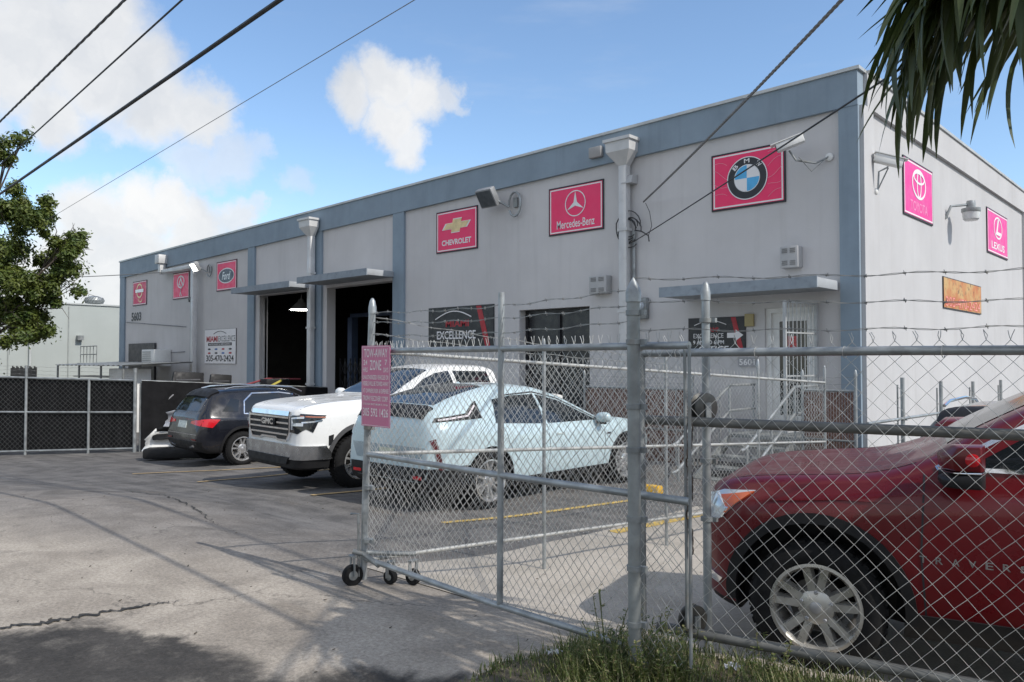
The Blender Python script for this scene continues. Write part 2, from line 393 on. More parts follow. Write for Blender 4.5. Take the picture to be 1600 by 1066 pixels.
def band(x0, x1, za, zb_, y0, y1, nm, m):
    b = MB(); b.add([(x0,y0,za(x0)), (x1,y0,za(x1)), (x1,y0,zb_(x1)), (x0,y0,zb_(x0)), (x0,y1,za(x0)), (x1,y1,za(x1)), (x1,y1,zb_(x1)), (x0,y1,zb_(x0))],
        [(0,1,2,3), (4,7,6,5), (0,4,5,1), (3,2,6,7), (0,3,7,4), (1,5,6,2)]); return b.build(nm, m, wh)
band(XL-.006, XR+.006, zband, ztop, YF-.085, YF+.2, 'parapet_band', slate)
band(XL-.04, XR+.05, lambda x: ztop(x)-.004, lambda x: ztop(x)+.055, YF-.12, YF+.25, 'coping', coping_m)
# side of the building: raised frame round a recessed field
b = MB(); b.box(XR-.02, XR+.075, YF+.21, 46, 6.43, 7.03); b.build('parapet_band', stucco_s, wh)
b = MB(); b.box(XR-.02, XR+.075, YF+.012, YF+.50, -1.2, 6.43); b.build('pilaster', stucco_s, wh)
b = MB(); b.box(XR-.02, XR+.075, 27.6, 28.1, -1.2, 6.43); b.build('pilaster', stucco_s, wh)
b = MB(); b.box(XR-.2, XR+.11, YF+.25, 46, 7.032, 7.09); b.build('coping', coping_m, wh)
# canopies
conc_can = mat('canopy_concrete', (.36,.38,.40), .85, 0, .12, 2, bump=.2, bscale=40, dirt=.3, dirtcol=(.18,.18,.18))
edge_can = mat('canopy_edge_paint', (.27,.31,.35), .8, 0, .12, 3, dirt=.4, dirtcol=(.10,.11,.12))
for (x0, x1, z0, y0) in ((-8.27,-5.2,3.2,13.0), (-21.3,-17.72,4.36,13.0), (-25.5,-21.75,4.29,13.0)):
    b = MB(); b.box(x0, x1, y0, YF-.072, z0, z0+.17); c = b.build('canopy', conc_can, wh, bevel=.012)
    b = MB(); b.box(x0-.004, x1+.004, y0-.025, y0, z0-.01, z0+.185); b.build('fascia', edge_can, c)
# rainwater pipes
gut = mat('downspout_paint', (.58,.58,.575), .5, .1, .08, 2, dirt=.25, dirtcol=(.3,.28,.26))
def downspout(x, ztp, y=13.86, w_=.2, low=-.6):
    b = MB(); b.box(x-w_/2, x+w_/2, y-.10, y+.07, low, ztp-.55); p = b.build('downspout', gut, wh, bevel=.015)
    b = MB()
    for z_ in (1.2, 3.0, 4.75): b.box(x-w_/2-.03, x+w_/2+.03, y-.115, y+.08, z_, z_+.06)
    b.build('pipe_strap', gut, p)
    b = MB(); k = MB(); t = ztp
    def rect(hx, hy0, z_): return [(x-hx, y-hy0, z_), (x+hx, y-hy0, z_), (x+hx, y+.06, z_), (x-hx, y+.06, z_)]
    secs = [rect(.10,.10,t-.56), rect(.30,.28,t-.28), rect(.31,.29,t-.07), rect(.35,.33,t-.065), rect(.35,.33,t)]
    vs = sum(secs, []); fs = [(4*i+j, 4*i+(j+1) % 4, 4*i+4+(j+1) % 4, 4*i+4+j) for i in range(4) for j in range(4)]+[(0,3,2,1), (16,17,18,19)]
    b.add(vs, fs); b.build('conductor_head', gut, p)
    return p
downspout(-9.68, 6.72); downspout(-21.78, 6.52, y=13.80)
b = MB(); b.box(-33.3, -32.9, 13.55, 13.95, 6.05, 6.42); b.box(-33.2,-32.98,13.64,13.88,5.62,6.05); p = b.build('conductor_head', gut, wh, bevel=.02)
b = MB(); b.box(-33.2, -29.98, 13.68, 13.86, 5.62, 5.78); b.box(-30.18, -29.98, 13.68, 13.86, -.6, 5.62); b.build('downspout', gut, wh, bevel=.02)
b = MB(); b.tube([(-30.75,13.9,4.35), (-30.65,13.85,4.5), (-30.45,13.85,4.35), (-30.45,13.85,-.6)], .05, 8); b.build('conduit', galv_old, wh, smooth=True)
b = MB(); b.tube([(-37.4,13.97,3.75), (-31.2,13.97,3.35)], .012, 6); b.tube([(-36.5,13.97,2.2), (-31.3,13.97,2.35)], .012, 6); b.build('wall_cable', black_p, wh)
# garage interior
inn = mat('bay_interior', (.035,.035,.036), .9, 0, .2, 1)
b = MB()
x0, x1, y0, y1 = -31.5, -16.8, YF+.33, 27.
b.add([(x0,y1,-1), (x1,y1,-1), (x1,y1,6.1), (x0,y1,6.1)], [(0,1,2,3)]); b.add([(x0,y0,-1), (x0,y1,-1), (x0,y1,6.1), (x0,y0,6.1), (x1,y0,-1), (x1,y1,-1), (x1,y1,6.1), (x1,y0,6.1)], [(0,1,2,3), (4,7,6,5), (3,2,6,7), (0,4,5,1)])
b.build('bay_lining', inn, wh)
b = MB()
for i in range(6): b.box(-26.4, -16.9, 15+i*2, 15.12+i*2, 5.4, 5.75)
b.build('ceiling_joists', mat('joist', (.10,.10,.10), .8), wh, kind='stuff')
b = MB(); b.box(-25.55, -25.4, YF+.2, YF+.28, -.6, 4.2); b.box(-25.46,-25.38,YF+.14,YF+.2,-.6,4.2); b.build('door_track', mat('track_white', (.5,.5,.5), .5), wh)
lt = thing('high_bay_lamp', 'lit pendant lamp hanging inside the left open garage bay', 'lamp', (-25.3, 15.6, 3.85))
b = MB(); b.lathe([(.08,4.45), (.12,4.35), (.42,4.08), (.44,4.05)], Mx.Translation((-25.3,15.6,-.2)), 20, caps=False); b.build('lamp_shade', mat('lamp_shade_paint', (.3,.3,.3), .5), lt, smooth=True)
b = MB(); b.lathe([(.40,4.07), (.36,4.04)], Mx.Translation((-25.3,15.6,-.2)), 20); b.build('diffuser', mat('lit_diffuser', (.9,.9,.85), .5, var=0, emit=(1,.97,.9), estr=22), lt)
b = MB(); b.tube([(-25.3,15.6,4.25), (-25.3,15.6,5.6)], .015, 6); b.build('stem', black_p, lt)
# scissor gate in the right bay
sg = thing('scissor_gate', 'black folding scissor gate drawn across the right open garage bay', 'gate', (-19.5, 14.45, -.4))
rr = 12
for i in range(rr):
    x0 = -21.1+i*(3.25/rr); dx = 3.25/rr
    b = MB(); b.bar((x0,14.45,-.4), (x0,14.45,2.05), .03, .03); b.build('upright', black_p, sg)
    b = MB()
    for k in range(5):
        z0 = -.3+k*.46; b.bar((x0,14.47,z0), (x0+dx,14.47,z0+.46), .02, .012); b.bar((x0,14.43,z0+.46), (x0+dx,14.43,z0), .02, .012)
    b.build('lattice', black_p, sg)
wb = thing('tool_bench', 'pale metal tool bench behind the scissor gate', 'bench', (-20.0, 16.0, -.4))
b = MB(); b.box(-20.9,-19.1,15.6,16.4,.85,.93); b.build('top', white_p, wb)
for xx in (-20.85,-19.15):
    for yy in (15.65,16.35): b = MB(); b.bar((xx,yy,-.4), (xx,yy,.85), .06, .06); b.build('leg', galv, wb)
b = MB(); b.box(-20.8,-19.2,15.65,16.35,.2,.24); b.build('shelf', galv, wb)
sh = thing('parts_shelf', 'tall shelving with grey bins in the left open garage bay', 'shelf', (-24.2, 21, -.4))
for zz in (.2, 1.1, 2.0, 2.9): b = MB(); b.box(-25.6,-22.6,20.7,21.4,zz,zz+.06); b.build('board', galv_old, sh)
for xx in (-25.6,-24.1,-22.6): b = MB(); b.bar((xx,20.72,-.4), (xx,20.72,3.3), .06, .06); b.build('upright', galv_old, sh)
for i in range(8):
    xx = -25.4+i*.36; b = MB(); b.box(xx, xx+.28, 20.75, 21.3, 1.165, 1.165+.2+.12*((i*7) % 3)); b.build('bin', [mat('bin_grey',(.2,.2,.22),.6), mat('bin_red',(.3,.04,.04),.6), white_p][i % 3], sh)
for (lx, lab) in ((-24.6,'two post car lift in the left open garage bay'), (-19.6,'two post car lift in the right open garage bay')):
    cl_ = thing('car_lift', lab, 'car lift', (lx, 18.4, -.5)); lm_ = mat('lift_blue', (.06,.09,.16), .5)
    for sx in (-1.35,1.35): b = MB(); b.box(lx+sx-.14,lx+sx+.14,18.2,18.5,-.6,3.7); b.build('column', lm_, cl_); b = MB(); b.bar((lx+sx,18.35,.4), (lx+sx*.35,17.6,.4), .12, .10); b.build('arm', mat('lift_yellow', (.35,.25,.03), .6), cl_)
    b = MB(); b.box(lx-1.4,lx+1.4,18.25,18.45,3.7,3.85); b.build('cross_beam', lm_, cl_)
# dark roller door and office entrance
ds = thing('shopfront_door', 'dark glazed double door set deep in the facade beside the tall downspout', 'door', (-11.8, 14.25, 0))
b = MB(); b.box(-12.9,-10.75,YF+.27,YF+.31,-.6,3.19); b.build('panel', mat('dark_tint_panel', (.022,.023,.026), .3, 0, .2, 2), ds)
for (xa, xb, za, zb_) in ((-12.9,-12.83,-.6,3.19), (-10.82,-10.75,-.6,3.19), (-11.86,-11.8,-.6,3.12), (-12.83,-10.82,3.12,3.19), (-12.83,-10.82,2.2,2.25)):
    b = MB(); b.box(xa, xb, YF+.22, YF+.272, za, zb_); b.build('door_frame', mat('bronze_frame', (.035,.035,.038), .4, .4), ds)
od = thing('office_door', 'white framed office door with dark glass at the top of the metal steps', 'door', (-6.1, 14.2, .68))
for (xa, xb, za, zb_) in ((-6.6,-6.5,.68,2.95), (-5.7,-5.6,.68,2.95), (-6.5,-5.7,2.86,2.95)):
    b = MB(); b.box(xa, xb, YF+.05, YF+.16, za, zb_); b.build('door_frame', white_p, od)
b = MB(); b.box(-6.5,-5.7,YF+.10,YF+.14,.70,.95); b.box(-6.5,-6.36,YF+.10,YF+.14,.95,2.86); b.box(-5.84,-5.7,YF+.10,YF+.14,.95,2.86); b.box(-6.36,-5.84,YF+.10,YF+.14,2.7,2.86); b.build('door_leaf', white_p, od)
b = MB(); b.box(-6.36,-5.84,YF+.11,YF+.13,.95,2.7); b.build('pane', dark_gl, od)
b = MB(); b.box(-6.2,-6.02,YF+.095,YF+.108,2.2,2.42); b.build('notice', mat('red_notice', (.55,.10,.10), .6, 0, .4, 30), od)
sgt = thing('security_gate', 'white barred security gate swung open in front of the office door', 'gate', (-5.62, 13.9, .68))
gx0, gy0, gx1, gy1 = -5.6, 13.93, -5.75, 12.96
def gp(t, z): return (gx0+(gx1-gx0)*t, gy0+(gy1-gy0)*t, z)
b = MB()
for t in (0, 1): b.bar(gp(t,.72), gp(t,3.0), .05, .05)
for z_ in (.74, 1.7, 2.45, 2.98): b.bar(gp(0,z_), gp(1,z_), .03, .025)
b.build('gate_frame', mat('dull_gate_paint', (.42,.43,.43), .5, .2, .15, 5), sgt)
for i in range(1, 8): b = MB(); b.bar(gp(i/8,.74), gp(i/8,2.98), .012, .012); b.build('bar', mat('dull_gate_paint', (.42,.43,.43), .5, .2), sgt)
sb = MB(); sb.box(-6.98,-6.80,13.93,13.99,2.62,2.86); tag(sb.build('alarm_box', mat('mustard_plastic', (.40,.33,.16), .6), None, bevel=.01), 'small mustard coloured box on the wall left of the office door', 'box')
# metal entry steps
st = thing('entry_steps', 'galvanised metal stair with tube handrails leading to the office door', 'stairs', (-6.15, 12.0, -.1))
b = MB(); b.box(-6.78,-5.4,12.9,13.92,.60,.66); b.build('landing', galv_old, st)
for i in range(5): b = MB(); zz = .46-i*.16; b.box(-6.74,-5.58,12.55-i*.32,12.88-i*.32,zz,zz+.035); b.build('tread', galv_old, st)
for X_ in (-6.76,-5.56):
    b = MB(); b.bar((X_,12.9,.56), (X_,11.1,-.34), .03, .2); b.build('stringer', galv_old, st)
    for dz in (.9, .45):
        b = MB(); b.tube([(X_,13.9,.62+dz), (X_,12.9,.62+dz), (X_,11.1,-.28+dz), (X_,10.95,-.30+dz)], .024, 8); b.build('handrail', galv, st, smooth=True)
    for (yy, zz) in ((13.85,.62), (12.9,.62), (12.0,.17), (11.15,-.26)):
        b = MB(); b.tube([(X_,yy,zz), (X_,yy,zz+.9)], .022, 8); b.build('post', galv, st, smooth=True)
for i in range(5):
    b = MB(); xx = -7.9+i*.23; b.tube([(xx,12.95,-.2), (xx,12.95,1.45)], .014, 6); b.build('baluster', galv, st)
# ------------------------------------------------------------------ wall signs
pink = mat('magenta_sign_print', (.88,.03,.14), .45, 0, .04, 2)
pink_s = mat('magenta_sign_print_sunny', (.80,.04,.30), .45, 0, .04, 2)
sign_edge = mat('sign_edge_black', (.02,.02,.025), .5)
sign_white = mat('sign_white_print', (.80,.78,.78), .5, 0, .04)
def sign(label, M, wd, ht, face, border=True, edge=.035, group=None, name='wall_sign'):
    o = M @ V((0,0,0)); t = thing(name, label, 'sign', tuple(o), 0, group)
    b = MB(); b.box(-wd/2, wd/2, -ht/2, ht/2, .002, .025, 0, M); bo = b.build('backing_board', sign_edge, t)
    b = MB(); b.box(-wd/2+edge, wd/2-edge, -ht/2+edge, ht/2-edge, .0255, .028, 0, M); b.build('printed_face', face, t)
    if border:
        e, g = edge+.012, .028; b = MB(); x, y = wd/2-e, ht/2-e
        for (xa, xb, ya, yb) in ((-x,x,y-g,y), (-x,x,-y,-y+g), (-x,-x+g,-y+g,y-g), (x-g,x,-y+g,y-g)): b.box(xa, xb, ya, yb, .0285, .0305, 0, M)
        b.build('border', sign_white, t)
    return t, M @ Mx.Translation((0,0,.0292))
emb_white = mat('emblem_silver', (.72,.72,.72), .35, .2, .08, 8); emb_gold = mat('emblem_gold', (.72,.55,.28), .4, .2, .2, 6); emb_dark = mat('emblem_black', (.02,.02,.025), .4)
emb_blue = mat('emblem_blue', (.08,.42,.75), .4, 0, .12, 5)
def ellp(cx, cy, rx, ry, n=36): return [(cx+rx*math.cos(2*math.pi*i/n), cy+ry*math.sin(2*math.pi*i/n)) for i in range(n)]
# propeller roundel sign
t, M = sign('large pink sign with black ringed blue and white roundel above the office canopy', front_M(-6.92, 5.475), 1.52, 1.12, pink)
b = MB(); b.prism(ellp(0,0,.405,.405,48), M, .004, .003); b.build('roundel', emb_dark, t, smooth=False)
b = MB(); b.ring(0,0,.415,.415,.018, M, .006, .004, 48); b.ring(0,0,.265,.265,.014, M, .006, .004, 48); b.build('roundel_rim', emb_white, t)
for k in range(4):
    b = MB(); q0 = k*math.pi/2; b.prism([(0,0)]+[(.25*math.cos(q0+i*math.pi/24), .25*math.sin(q0+i*math.pi/24)) for i in range(13)], M, .004, .0085); b.build('roundel_quarter', emb_blue if k % 2 else sign_white, t)
for ch, q in (('B',135), ('M',90), ('W',45)):
    text(ch, M @ Mx.Rotation(R(q-90), 4, 'Z') @ Mx.Translation((0,.335,.009)), .11, .085, sign_white, t, bold=.02)
b = MB(); rr = random.Random(4)
for i in range(9):
    y0 = -.42+i*.1; s_ = -1 if i % 2 else 1; pts = [(s_*(.42+.28*k/6), y0+.05*math.sin(k*.5+i)+.02*k) for k in range(7)]
    b.tube([M @ V((p[0], p[1], .001)) for p in pts], .004, 4)
b.build('printed_lines', mat('print_line', (.85,.35,.45), .5), t)
# three pointed star
t, M = sign('pink sign with white three pointed star in a ring beside the tall downspout', front_M(-11.13, 5.455), 1.6, 1.12, pink)
b = MB(); b.ring(0,.12,.30,.30,.022, M, .004, .001, 48); b.build('ring', emb_white, t)
b = MB()
for k in range(3):
    q = math.pi/2+k*2*math.pi/3; b.prism([(.28*math.cos(q), .12+.28*math.sin(q)), (.055*math.cos(q+math.pi/3), .12+.055*math.sin(q+math.pi/3)), (0,.12), (.055*math.cos(q-math.pi/3), .12+.055*math.sin(q-math.pi/3))], M, .004, .001)
b.build('star', emb_white, t)
text('Mercedes-Benz', M, 1.1, .19, sign_white, t).location.z -= .33
# bow tie
t, M = sign('pink sign with gold cross emblem left of the floodlight', front_M(-15.14, 5.42), 1.6, 1.12, pink)
for nm, k, m, z_ in (('emblem_outline', 1.0, sign_white, .001), ('emblem', .88, emb_gold, .0045)):
    b = MB(); a, s_ = .56*k, .06; b.prism([(-a,-.02-.085*k), (-.17,-.02-.085*k), (-.17-.03,-.02-.19*k), (.13,-.02-.19*k), (.16,-.02-.085*k), (.42*k,-.02-.085*k), (a,-.02+.085*k), (.19,-.02+.085*k), (.22,-.02+.19*k), (-.12,-.02+.19*k), (-.15,-.02+.085*k), (-.42*k,-.02+.085*k)], M @ Mx.Translation((0,.15,0)), .0035, z_); b.build(nm, m, t)
text('CHEVROLET', M, 1.14, .15, sign_white, t, bold=.035).location.z -= .30
# blue oval with script
t, M = sign('pink sign with dark oval script emblem left of the garage canopies', front_M(-27.83, 5.175), 1.58, 1.12, pink)
b = MB(); b.prism(ellp(0,0,.62,.29), M, .003, .001); b.build('oval', sign_white, t)
b = MB(); b.prism(ellp(0,0,.58,.25), M, .003, .0045); b.build('oval_face', mat('oval_navy', (.02,.03,.06), .35), t)
text('Ford', M, .66, .30, emb_white, t, bold=.012, shear=.35, z0=.009)
# ribbon emblem
t, M = sign('pink sign with looping white ribbon emblem behind the left downspout', front_M(-31.73, 5.06), 1.52, 1.10, pink)
b = MB(); b.ring(0,.15,.34,.26,.06, M, .004, .001, 32); b.tube([M @ V((-.12+.02*i+.1*math.sin(i*.5), .1-.055*i, .004)) for i in range(11)], .02, 4); b.tube([M @ V((.1+.1*math.sin(i*.55+1), .12-.055*i, .004)) for i in range(11)], .02, 4); b.prism([(-.2,.02), (0,.36), (.2,.02), (.12,.02), (0,.24), (-.12,.02)], M, .004, .002); b.build('emblem', sign_white, t)
# ring and bar
t, M = sign('pink sign with ring and bar emblem nearest the far left corner of the warehouse', front_M(-35.92, 5.0), 1.54, 1.10, mat('magenta_sign_faded', (.62,.03,.11), .5, 0, .1, 2))
b = MB(); b.ring(0,.1,.33,.33,.07, M, .004, .001, 32); b.build('ring', emb_gold, t)
b = MB(); b.prism([(-.44,.03), (.44,.03), (.44,.17), (-.44,.17)], M, .004, .006); b.build('bar', emb_white, t)
b = MB(); b.ring(.1,-.30,.20,.12,.05, M, .004, .001, 24, a0=2.6, a1=6.6); b.build('loop', emb_gold, t)
# sunny side signs
t, M = sign('bright pink sign with interlocking ellipses on the sunlit side wall nearest the corner', side_M(17.3, 5.425), 1.97, 1.16, pink_s)
b = MB(); cy = .14; b.ring(0,cy,.46,.31,.05, M, .004, .001, 48); b.ring(0,cy,.15,.29,.045, M, .004, .0015, 40); b.ring(0,cy+.13,.36,.13,.045, M, .004, .002, 40); b.build('emblem', sign_white, t)
text('TOYOTA', M, 1.15, .20, mat('outline_print', (.85,.28,.50), .5), t, bold=0.01).location.z -= .33
t, M = sign('bright pink sign with slanted letter in an oval on the sunlit side wall', side_M(24.3, 5.38), 2.38, 1.18, pink_s)
b = MB(); b.ring(0,.16,.48,.30,.045, M, .004, .001, 44); b.prism([(-.02,.40), (.10,.40), (-.08,.06), (.34,.06), (.28,-.03), (-.26,-.03)], M, .004, .002); b.build('emblem', sign_white, t)
text('LEXUS', M, 1.5, .19, sign_white, t, bold=.02).location.z -= .34
org = bpy.data.materials.new('faded_orange_print'); org.use_nodes = True; tt = NT(org.node_tree)
ob = tt.new('ShaderNodeTexCoord').outputs['Object']; cc = tt.mix(tt.ramp(tt.noise(ob, 2.2, 5, .65), .35, .65), (.50,.16,.05,1), (.56,.36,.15,1)); cc = tt.mix(tt.ramp(tt.noise(ob, 7, 4, .6), .55, .7), cc, (.16,.09,.05,1))
tt.put(tt.n['Principled BSDF'].inputs['Base Color'], cc); tt.n['Principled BSDF'].inputs['Roughness'].default_value = .6
t, M = sign('weathered orange banner sign with a phone number low on the sunlit side wall', side_M(20.68, 3.48), 3.36, .70, org, border=False, edge=.02)
text('305-470-2424', M @ Mx.Translation((0,-.19,0)), 3.1, .24, mat('red_outline_print', (.62,.05,.05), .5), t, bold=.04)
text('305-470-2424', M @ Mx.Translation((0,-.19,.004)), 3.06, .21, mat('pale_red_print', (.80,.36,.28), .5), t, bold=-.005)
# yard phone sign
t, M = sign('white sign with red and black lettering and a phone number left of the garage bays', front_M(-28.3, 2.52), 2.5, 1.32, sign_white, border=False, edge=.01)
text('MIAMI', M @ Mx.Translation((-.62,.29,0)), .92, .22, mat('sign_red', (.45,.04,.05), .5), t, bold=.03)
text('EXCELLENCE', M @ Mx.Translation((.55,.29,0)), 1.3, .22, emb_dark, t, bold=.0)
b = MB(); b.tube([M @ V((-.5+i*.1, .48+.1*math.sin(i*.31), .004)) for i in range(11)], .012, 4); b.build('car_outline', emb_dark, t)
b = MB(); b.box(-.95,.95,.03,.14,.001,.003,0,M); b.build('strip', emb_dark, t)
text('AUTO BODY & MECHANICS', M @ Mx.Translation((0,.085,.003)), 1.7, .06, sign_white, t)
for i in range(4):
    for j in range(2): b = MB(); b.prism(ellp(-.85+i*.56,-.10-j*.15,.12,.035,14), M, .002, .001); b.build('mark', [emb_dark, mat('sign_blue',(.05,.15,.4),.5), mat('sign_red',(.45,.04,.05),.5)][(i+2*j) % 3], t)
text('305-470-2424', M @ Mx.Translation((0,-.45,0)), 2.2, .24, emb_dark, t, bold=.02)
# black banners
red_bar = mat('banner_red', (.40,.02,.03), .45); banner = mat('banner_black', (.016,.016,.018), .35)
t, M = sign('wide black banner with white lettering under the gold cross sign', front_M(-15.0, 2.83), 2.5, 1.14, banner, border=False, edge=.012)
b = MB(); b.prism([(.62,.55), (.80,.55), (1.15,-.55), (.97,-.55)], M, .002, .001); b.build('stripe', red_bar, t)
b = MB(); b.tube([M @ V((-.95+i*.14, .25+.2*math.sin(i*.30), .004)) for i in range(11)], .018, 4); b.build('car_outline', sign_white, t)
text('MIAMI', M @ Mx.Translation((-.1,.12,0)), .9, .17, red_bar, t, bold=.03); text('EXCELLENCE', M @ Mx.Translation((-.15,-.18,0)), 1.5, .22, sign_white, t, bold=.02)
t, M = sign('small black banner with a white arrow under the office canopy', front_M(-7.6, 2.45), 1.24, .74, banner, border=False, edge=.012)
b = MB(); b.prism([(.32,.36), (.42,.36), (.60,-.36), (.50,-.36)], M, .002, .001); b.build('stripe', red_bar, t)
b = MB(); b.tube([M @ V((-.48+i*.07, .22+.09*math.sin(i*.31), .004)) for i in range(11)], .009, 4); b.build('car_outline', sign_white, t)
text('MIAMI', M @ Mx.Translation((-.12,.13,0)), .34, .09, red_bar, t, bold=.03); text('EXCELLENCE', M @ Mx.Translation((-.17,.01,0)), .66, .09, sign_white, t, bold=.0)
text('9 AM TO 6 PM', M @ Mx.Translation((-.17,-.12,0)), .68, .08, sign_white, t, bold=.02); text('OFFICE', M @ Mx.Translation((-.06,-.26,0)), .66, .13, sign_white, t, bold=.02, shear=.2)
b = MB(); b.prism([(.24,-.04), (.42,-.04), (.42,-.10), (.58,.01), (.42,.12), (.42,.06), (.24,.06)], M, .004, .003); b.build('arrow', sign_white, t)
hn = thing('house_number', 'black house number on the far left end of the facade', 'number', (-36.3, 13.99, 3.97)); text('5603', front_M(-36.3, 3.97, 13.99), 1.1, .40, emb_dark, hn, name='digits', bold=.03)
hn = thing('house_number', 'pale house number plate beside the office steps', 'number', (-6.95, 13.99, 1.94))
b = MB(); b.box(-7.14,-6.76,13.97,13.995,1.85,2.03); b.build('plate', mat('plate_grey', (.35,.35,.36), .5), hn); text('5601', front_M(-6.95, 1.94, 13.965), .32, .12, sign_white, hn, name='digits', bold=.02)
# ------------------------------------------------------------------ wall fittings
def cctv(label, base, out, side, face):
    """bullet camera: wall plate, bent arm, housing with hood"""
    t = thing('security_camera', label, 'camera', tuple(base)); bs = V(base); o = V(out); s_ = V(side); f = V(face).normalized()
    b = MB(); b.lathe([(.06,0), (.06,.03), (.03,.05)], frame(bs, s_, V((0,0,1)), o), 14); b.build('wall_plate', white_p, t, smooth=True)
    tip = bs+o*.22+V((0,0,.42))
    b = MB(); b.tube([bs+o*.04, bs+o*.06+V((0,0,.35)), bs+o*.2+V((0,0,.40)), tip], .016, 8); b.tube([bs+o*.05+V((0,0,.05)), tip-V((0,0,.03))], .012, 6); b.build('arm', galv, t, smooth=True)
    c = tip+V((0,0,.10)); x = f; y = V((0,0,1)).cross(x).normalized(); z_ = x.cross(y); M = frame(c, x, y, z_)
    b = MB(); b.box(-.24,.24,-.085,.085,-.075,.075,0,M); h = b.build('housing', white_p, t, bevel=.015)
    b = MB(); b.box(-.26,.30,-.10,.10,.076,.092,0,M); b.build('sun_hood', white_p, h)
    b = MB(); b.box(.24,.252,-.06,.06,-.05,.05,0,M); b.build('lens_window', dark_gl, h)
cctv('white security camera on a bent bracket on the sunlit side wall', (XR+.08, 14.55, 4.98), (1,0,0), (0,1,0), (.95,.45,-.36))
t = thing('security_camera', 'white security camera on the shaded facade right of the roundel sign', 'camera', (-5.35, 13.93, 5.62))
b = MB(); b.lathe([(.07,0), (.07,.03), (.03,.05)], frame((-5.35,13.99,5.6), (1,0,0), (0,0,1), (0,-1,0)), 14); b.build('wall_plate', white_p, t, smooth=True)
b = MB(); b.tube([(-5.35,13.96,5.6), (-5.55,13.85,5.5), (-5.8,13.6,5.55), (-5.88,13.5,5.72)], .018, 8); b.tube([(-5.35,13.95,5.62), (-5.6,13.8,5.35), (-5.75,13.6,5.6)], .008, 6); b.build('arm', galv_old, t, smooth=True)
M = frame((-5.9,13.45,5.83), V((-.85,-.35,-.30)).normalized(), V((.38,-.92,0)).normalized(), V((-.28,-.11,.95)).normalized()); x = V((-.85,-.35,-.30)).normalized(); y = V((0,0,1)).cross(x).normalized(); M = frame((-5.84,13.45,5.83), x, y, x.cross(y))
b = MB(); b.box(-.24,.24,-.085,.085,-.07,.07,0,M); h = b.build('housing', white_p, t, bevel=.015); b = MB(); b.box(-.26,.32,-.10,.10,.071,.088,0,M); b.build('sun_hood', white_p, h); b = MB(); b.box(.24,.252,-.06,.06,-.05,.05,0,M); b.build('lens_window', dark_gl, h)
def flood(label, X, Z, lit, s=1.):
    t = thing('floodlight', label, 'lamp', (X, 13.98, Z))
    cx = X-.62*s; x = V((-.30,-.80,-.52)).normalized(); M = frame((cx, 13.55, Z+.12*s), V((1,0,0)), V((0,-.55,.83)), V((0,-.83,-.55)))
    b = MB(); b.box(-.28*s,.28*s,-.24*s,.24*s,-.16*s,.02,0,M); h = b.build('housing', mat('floodlight_grey', (.28,.29,.30), .5, .3), t, bevel=.03*s)
    b = MB(); b.box(-.24*s,.24*s,-.20*s,.20*s,.021,.028,0,M); b.build('lens', mat('lit_lens', (.9,.9,.85), .3, var=0, emit=(1,.97,.9), estr=3.0) if lit else mat('flood_glass', (.10,.11,.12), .12, 0, .2, 9), h)
    b = MB(); b.lathe([(.07,0),(.07,.05),(.10,.05),(.10,.1)], M @ Mx.Translation((0,.1*s,-.26*s)), 12); b.build('knuckle', mat('pale_cap', (.6,.6,.6), .5), t)
    pts = [(X+.02+.20*s*math.cos(q), 13.9, Z-.05+.30*s*math.sin(q)) for q in [math.pi*1.05-i*math.pi*1.9/12 for i in range(13)]]
    b = MB(); b.tube(pts, .028*s, 8); b.tube([pts[0], (cx+.2*s,13.65,Z+.1)], .03*s, 8); b.build('arm', galv, t, smooth=True)
    b = MB(); b.box(X-.06,X+.06,13.93,13.99,Z-.12,Z+.12); b.build('wall_plate', galv_old, t)
flood('grey floodlight on a curved arm between the two pink signs', -12.98, 5.85, False)
flood('lit floodlight on the facade above the white phone number sign', -29.1, 5.5, True, .8)
lm = thing('wall_lantern', 'round grey security lantern on the sunlit side wall between the pink signs', 'lamp', (XR, 20.3, 5.3))
b = MB(); b.tube([(XR,19.33,5.15), (XR+.1,19.38,5.42), (XR+.35,19.66,5.46)], .03, 8); b.build('arm', galv, lm, smooth=True)
b = MB(); b.lathe([(.10,.36), (.11,.30), (.11,.18), (.23,.16), (.23,.08), (.22,.06)], Mx.Translation((XR+.42,19.72,5.24)) @ Mx.Diagonal((.85,.85,.85,1)), 20); b.build('cap', galv, lm, smooth=True)
b = MB(); b.lathe([(.21,.06), (.19,-.12), (.15,-.16)], Mx.Translation((XR+.42,19.72,5.24)) @ Mx.Diagonal((.85,.85,.85,1)), 20); b.build('lens', mat('lantern_lens', (.6,.62,.62), .3, 0, .1, 9), lm, smooth=True)
def ventbox(label, x0, x1, z0, z1, name='vent_box'):
    t = thing(name, label, 'vent', ((x0+x1)/2, 13.98, z0)); grey = mat('vent_grey', (.42,.42,.42), .7, 0, .06)
    b = MB(); b.box(x0,x1,13.78,13.998,z0,z1); b.build('casing', grey, t, bevel=.012)
    wdt = x1-x0
    for i in (0,1):
        for j in (0,1):
            for k in range(3):
                b = MB(); xa = x0+wdt*(.12+.45*i); za = z0+(z1-z0)*(.12+.58*j)+k*.032; b.box(xa, xa+wdt*.3, 13.768, 13.779, za, za+.016); b.build('slot', mat('slot_grey', (.22,.22,.22), .8), t)
ventbox('louvred grey vent box left of the tall downspout', -10.6, -10.13, 3.44, 3.84)
ventbox('louvred grey vent box above the office canopy', -6.2, -5.86, 3.66, 4.05)
